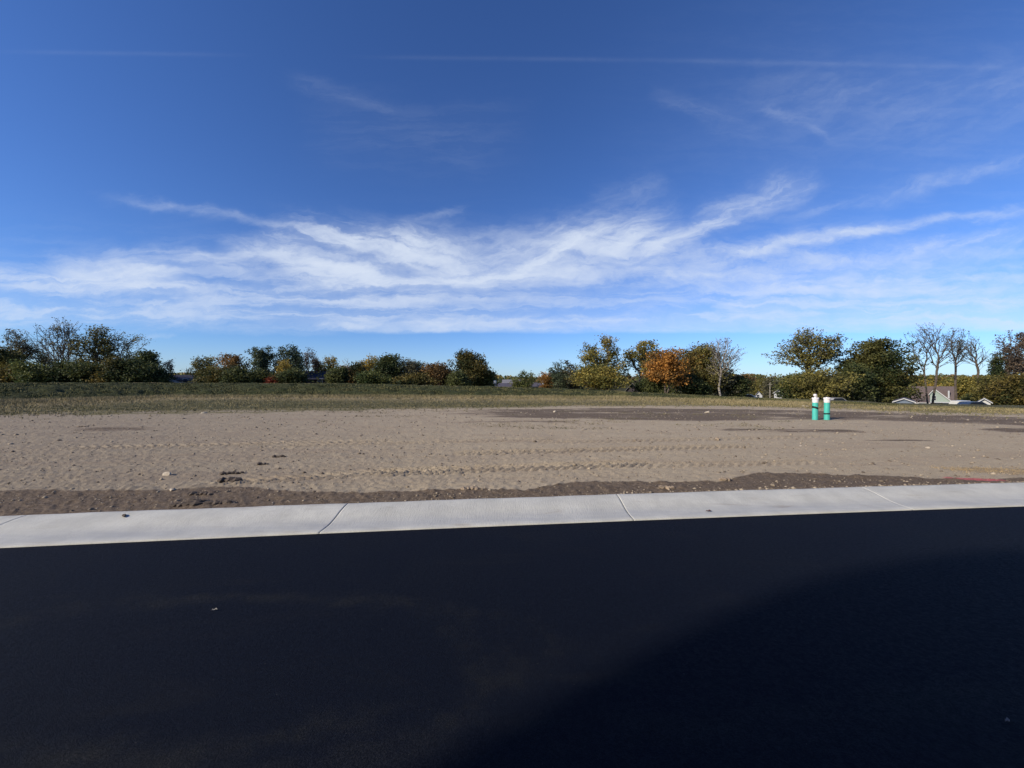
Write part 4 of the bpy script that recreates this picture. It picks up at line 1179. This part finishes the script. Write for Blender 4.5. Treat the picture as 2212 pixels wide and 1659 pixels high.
def rock(name, label, cat, xs, ys, size, mat, n=1, spread=0.0, group=None, sq=(1, 1, .6), zg=.1):
    """xs, ys photograph pixel of its foot"""
    rng = np.random.default_rng(int(xs * 7 + ys))
    Y = F * (EYE - zg) / (ys / 3 - 384); x = (xs / 3 - 512) / F * Y
    if n == 1:
        v, f = lump(rng, size, 2, sq)
        o = MB().add(v, f).build(name, M[mat]); o.location = (x, Y, (Hs(x, Y) if zg > .05 else zg) + size * .25); o.rotation_euler = (0, 0, rng.uniform(0, 6))
        tag(o, label, cat, group); return o
    m = MB()
    for i in range(n):
        s = size * rng.uniform(.35, 1); v, f = lump(rng, s, 1)
        if i == 0: cx = cy = 0.0; ps = s
        else:
            an = rng.uniform(-.5, .5) + (0 if rng.random() < .6 else math.pi); cx += (ps + s) * .55 * math.cos(an); cy += (ps + s) * .4 * math.sin(an); ps = s
        dx, dy = cx, cy
        m.add([(a + dx, b + dy, c + s * .2) for a, b, c in v], f)
    o = m.build(name, M[mat]); o.location = (x, Y, Hs(x, Y)); tag(o, label, cat, group, kind=None if cat else 'stuff'); return o

def at2(x2212, y2212): return x2212 * 3072 / 2212, y2212 * 3072 / 2212
rock('broken_rock', 'pale angular rock on the grey soil at left', 'stone', 498, 1424, .07, 'stone', sq=(1.5, .8, .8))
rock('stone', 'pale yellowish stone on the edge of the dark soil strip at left', 'stone', 518, 1469, .05, 'stone', sq=(1.6, .8, .6))
rock('stone', 'small pale stone left of the yellowish one at the dark strip', 'stone', 474, 1474, .025, 'stone')
rock('stone', 'flat white stone on the middle of the light soil', 'stone', 1752, 1291, .07, 'stone', sq=(1.6, .8, .3))
rock('stone', 'light brown stone alone on the right soil below the pipes', 'stone', 2152, 1319, .08, 'clod_dry', sq=(1.5, .8, .6))
rock('stone', 'white pebble on the dark strip right of the middle', 'stone', 2444, 1443, .025, 'stone')
rock('stone', 'pale stone at the edge of grass and soil, left of middle', 'stone', 611, 1244, .12, 'stone', sq=(1.4, .8, .6))
rock('stone', 'pale stone at the grass edge beside the pipes', 'stone', 2415, 1224, .13, 'stone', sq=(2.0, .8, .5))
rock('soil_clod', 'dark soil lump resting on the kerb at left', 'soil lump', 372, 1546, .035, 'clod', sq=(1.5, .7, .5), zg=.098)
rock('soil_clod', 'dark clod pair, lower one, on the light soil at left', 'soil lump', 706, 1442, .10, 'clod', 9, .10)
rock('soil_clod', 'dark clod on the light soil just above the lower pair', 'soil lump', 724, 1418, .085, 'clod', 5, .06)
rock('soil_clod', 'dark clods strung out further up the light soil', 'soil lump', 796, 1392, .075, 'clod', 6, .10)
rock('soil_clod', 'small dark clods farthest up the same trail', 'soil lump', 824, 1370, .08, 'clod', 5, .10)
rock('soil_clod', 'crumbled dark clods in the dark strip by the kerb at left', 'soil lump', 528, 1516, .085, 'clod', 9, .12)
rock('soil_clod', 'dark clods at the upper edge of the dark strip', 'soil lump', 592, 1482, .08, 'clod', 6, .09)
rock('soil_clod', 'dark clods in the middle of the dark strip', 'soil lump', 575, 1504, .075, 'clod', 5, .08)
rock('soil_clod', 'dry tan clods heaped at the dark strip near picture centre', 'soil lump', 1392, 1466, .075, 'clod_dry', 10, .12)
rock('soil_clod', 'dry tan clods on the dark strip right of centre', 'soil lump', 1985, 1462, .075, 'clod_dry', 9, .13)
rock('soil_clod', 'tan clod on the dark strip further right', 'soil lump', 2178, 1438, .07, 'clod_dry', 6, .08)

rock('stone', 'pale stone on the light soil right of the straw patch gap', 'stone', 2784, 1344, .05, 'stone')
rock('stone', 'small white stone low on the light soil under the left pipe', 'stone', 2402, 1338, .04, 'stone')
rock('stone', 'pale stone on the dark damp band left of the pipes', 'stone', 2121, 1242, .12, 'stone', sq=(1.2, .8, .8))
rock('stone', 'pale stone on the dark damp band near picture centre', 'stone', 1665, 1240, .11, 'stone')
rock('stone', 'small dark stone right of the middle near the dark strip', 'stone', 2590, 1416, .03, 'clod')
rock('stone', 'small dark stone by the kerb below the pipes', 'stone', 2763, 1438, .028, 'clod')
rock('soil_clod', 'low clod on the light soil left of middle near the top', 'soil lump', 262, 1284, .10, 'clod_dry', 5, .1)

def leaf_thing(name, label, xs, ys, size, col, zg):
    Y = F * (EYE - zg) / (ys / 3 - 384); x = (xs / 3 - 512) / F * Y
    m = simple(name + '_skin', col, .8)
    s = size
    pts = [(-s, 0, .004), (-s * .5, s * .28, .012), (0, s * .22, .006), (s * .5, s * .35, .015), (s, 0, .004), (s * .45, -s * .25, .012), (0, -s * .38, .005), (-s * .5, -s * .22, .014)]
    o = MB().add(pts + [(0, 0, .003)], [(i, (i + 1) % 8, 8) for i in range(8)]).build(name, m)
    o.location = (x, Y, zg + .006); o.rotation_euler = (0, 0, .3); tag(o, label, 'leaf')
leaf_thing('fallen_leaf', 'dark red-brown leaf lying in the gutter right of the middle', 2126, 1535, .045, (0.10, 0.035, 0.025), .012)
leaf_thing('fallen_leaf', 'pale curled leaf on the asphalt at left', 642, 1834, .022, (0.35, 0.33, 0.30), .003)
leaf_thing('fallen_leaf', 'tiny pale leaf on the shaded asphalt at right', 3022, 2168, .018, (0.40, 0.32, 0.28), .006)

# loose gravel and crumbs: too many to count
def gravel():
    rng = np.random.default_rng(9)
    V = []; Fc = []; T_ = []
    base = np.array([(1, 0, 0), (-1, 0, 0), (0, 1, 0), (0, -1, 0), (0, 0, 1), (0, 0, -1)], float)
    tri = np.array([(0, 2, 4), (2, 1, 4), (1, 3, 4), (3, 0, 4), (2, 0, 5), (1, 2, 5), (3, 1, 5), (0, 3, 5)])
    n = 15000
    u = rng.uniform(-1.7, 1.7, n); t = rng.random(n); Y = 5.0 * (22 / 5.0) ** (t ** 1.1)
    X = u * Y; kb = kerb_back(X); near = rng.random(n) < .12
    Y = np.where(near, kb + np.abs(rng.normal(size=n)) * .45 + .03, np.maximum(Y, kb + .05))
    s = rng.gamma(2.0, .0048, n) * (0.55 + Y / 12); s = np.clip(s, .004, .06)
    Z = H(X, Y) + s * .15
    P = base[None] * rng.uniform(.6, 1.3, (n, 6, 1)) * s[:, None, None]
    P[:, :, 2] *= .65
    a = rng.uniform(0, 6.28, n); c, sn = np.cos(a)[:, None], np.sin(a)[:, None]
    Q = np.stack([P[:, :, 0] * c - P[:, :, 1] * sn, P[:, :, 0] * sn + P[:, :, 1] * c, P[:, :, 2]], -1)
    Q = Q + np.stack([X, Y, Z], -1)[:, None]
    Fc = (np.arange(n) * 6)[:, None, None] + tri[None]
    tint = np.repeat(rng.random(n), 8)
    m, T, b = material('loose_crumbs')
    cc = T.mix(T.ramp(T.attr('tint'), .2, 1.0, smooth=False), (0.14, 0.11, 0.08), (0.40, 0.33, 0.24))
    T.l.new(cc, b.inputs['Base Color']); b.inputs['Roughness'].default_value = .95
    o = mesh_np('gravel', Q.reshape(-1, 3), Fc.reshape(-1, 3), m, attrs={'tint': ('FACE', tint)})
    tag(o, 'loose crumbs and pebbles scattered over the soil', kind='stuff')
gravel()

# grass blades and weeds
def blade_material(name, a, b_):
    m, T, b = material(name)
    T.l.new(T.mix(T.attr('tint'), a, b_), b.inputs['Base Color']); b.inputs['Roughness'].default_value = .8
    b.inputs['Specular IOR Level'].default_value = .15
    return m

def blades(name, label, n, region, hgt, wid, mat, seed, clump=5):
    rng = np.random.default_rng(seed)
    X, Y = region(rng, n)
    X = np.repeat(X, clump) + rng.normal(size=len(X) * clump) * wid * 1.6; Y = np.repeat(Y, clump) + rng.normal(size=len(Y) * clump) * wid * 1.6
    N = len(X); Z = H(X, Y) - .02
    h = hgt * rng.uniform(.4, 1.3, N) * (0.7 + .8 * fbm(X * .5, Y * .5, 2)); w = wid * rng.uniform(.6, 1.3, N)
    a = rng.uniform(0, math.pi, N); lx = rng.normal(size=N) * .35 * h; ly = rng.normal(size=N) * .35 * h
    p0 = np.stack([X - w * np.cos(a), Y - w * np.sin(a), Z], -1); p1 = np.stack([X + w * np.cos(a), Y + w * np.sin(a), Z], -1)
    p2 = np.stack([X + lx, Y + ly, Z + h], -1)
    V = np.stack([p0, p1, p2], 1).reshape(-1, 3)
    tint = np.clip(.6 * fbm(X * .35 + 7, Y * .9, 3) * 1.6 - .3 + .5 * rng.random(N), 0, 1)
    o = mesh_np(name, V, np.arange(N * 3).reshape(-1, 3), mat, attrs={'tint': ('FACE', tint)})
    tag(o, label, kind='stuff')

def reg_bank(rng, n):
    u = rng.uniform(-1.6, 1.0, n); p, d1, z1, d2, z2, d3, z3 = curves(u)
    Y = d2 - .5 + (d3 - d2 - .1) * rng.random(n); X = u * Y; k = fbm(X * .7, Y * 1.6 + 30, 3) > rng.uniform(.34, .58, n); return X[k], Y[k]
def reg_low(rng, n):
    u = rng.uniform(-1.6, 1.6, n); p, d1, z1, d2, z2, d3, z3 = curves(u)
    t = rng.random(n) ** .85; Y = d1 + (np.where(u > .75, d3, d2) - d1) * t; return u * Y, Y
def reg_tan(rng, n):
    u = rng.uniform(-1.5, .8, n); p, d1, z1, d2, z2, d3, z3 = curves(u)
    Y = d2 - 1 - np.abs(rng.normal(size=n)) * 3.2; Y = np.maximum(Y, d1); return u * Y, Y
def reg_edge(rng, n):
    u = rng.uniform(-1.5, 1.5, n); p, d1, z1, d2, z2, d3, z3 = curves(u)
    Y = d1 + rng.normal(size=n) * 1.0; return u * Y, Y
def reg_weeds(rng, n):
    u = rng.uniform(-.5, .75, n * 3); Y = rng.uniform(13, 22, n * 3); X = u * Y
    k = fbm(X * .45 + 60, Y * .9 + 11, 3) > .60
    return X[k], Y[k]
def reg_straw(rng, n):
    X = rng.uniform(7.8, 10.8, n); return X, 6.95 - (X - 8.6) * .12 + rng.normal(size=n) * .16

blades('bank_grass', 'dark rough grass growing on the bank', 30000, reg_bank, .12, .05, blade_material('bank_blades', (0.040, 0.048, 0.018), (0.190, 0.172, 0.078)), 21, 3)
blades('field_grass', 'short green and tan grass on the field', 26000, reg_low, .085, .022, blade_material('field_blades', (0.115, 0.110, 0.045), (0.38, 0.305, 0.17)), 22, 3)
blades('dry_grass', 'dry tan grass at the foot of the bank', 12000, reg_tan, .20, .022, blade_material('dry_blades', (0.165, 0.142, 0.070), (0.34, 0.275, 0.155)), 23, 3)
blades('edge_grass', 'sparse tufts where grass meets soil', 2500, reg_edge, .08, .02, blade_material('edge_blades', (0.09, 0.095, 0.04), (0.25, 0.2, 0.11)), 24, 4)
blades('weeds', 'sparse low weeds on the far part of the soil', 2600, reg_weeds, .05, .018, blade_material('weed_blades', (0.07, 0.075, 0.035), (0.20, 0.17, 0.09)), 26, 3)
blades('straw', 'brown straw lying on the soil at the right', 900, reg_straw, .035, .006, blade_material('straw_blades', (0.20, 0.14, 0.07), (0.46, 0.34, 0.18)), 25, 3)

# ------------------------------------------------------------------ unseen building added behind the viewer, shaped to cast the road shadow
def shadow_house():
    e = 9.4
    s = e / math.tan(SUN_EL); ox_, oy_ = SUN_DIR.x / math.cos(SUN_EL) * s, SUN_DIR.y / math.cos(SUN_EL) * s
    cx, cy = 2.72 + ox_, 3.57 + oy_           # where the front left eave corner must stand
    ang = math.atan(.10)
    root = empty('shadow_casting_house', (cx, cy, 0.085), ang); tag(root, 'unseen house added behind the viewer to cast the road shadow', 'house')
    L = 40; D = 9
    w = e - 1.5
    MB().box(0, L, -D, 0, -.5, w).build('wall', M['white_siding'], root)
    lv = [(0.0, w), (.05, w + .35), (.15, w + .72), (.30, w + 1.0), (.55, w + 1.19), (1.0, w + 1.38), (1.5, w + 1.5), (2.2, w + 1.52)]  # roof edge curved to round the corner of the cast shadow
    V = []
    for i, z in lv: V += [(i, -D + i, z), (L - i, -D + i, z), (L - i, -i * .02, z), (i, -i * .02, z)]
    Fq = [(j * 4 + k, j * 4 + (k + 1) % 4, j * 4 + 4 + (k + 1) % 4, j * 4 + 4 + k) for j in range(len(lv) - 1) for k in range(4)]
    n = len(V); Fq.append((n - 4, n - 3, n - 2, n - 1))
    MB().add(V, Fq).build('roof', M['roof_grey'], root)
    for i in range(9):
        window(root, 3 + i * 4.2, 0, 1.8, 1.2, 1.5); window(root, 3 + i * 4.2, 0, 5.0, 1.2, 1.5)
shadow_house()
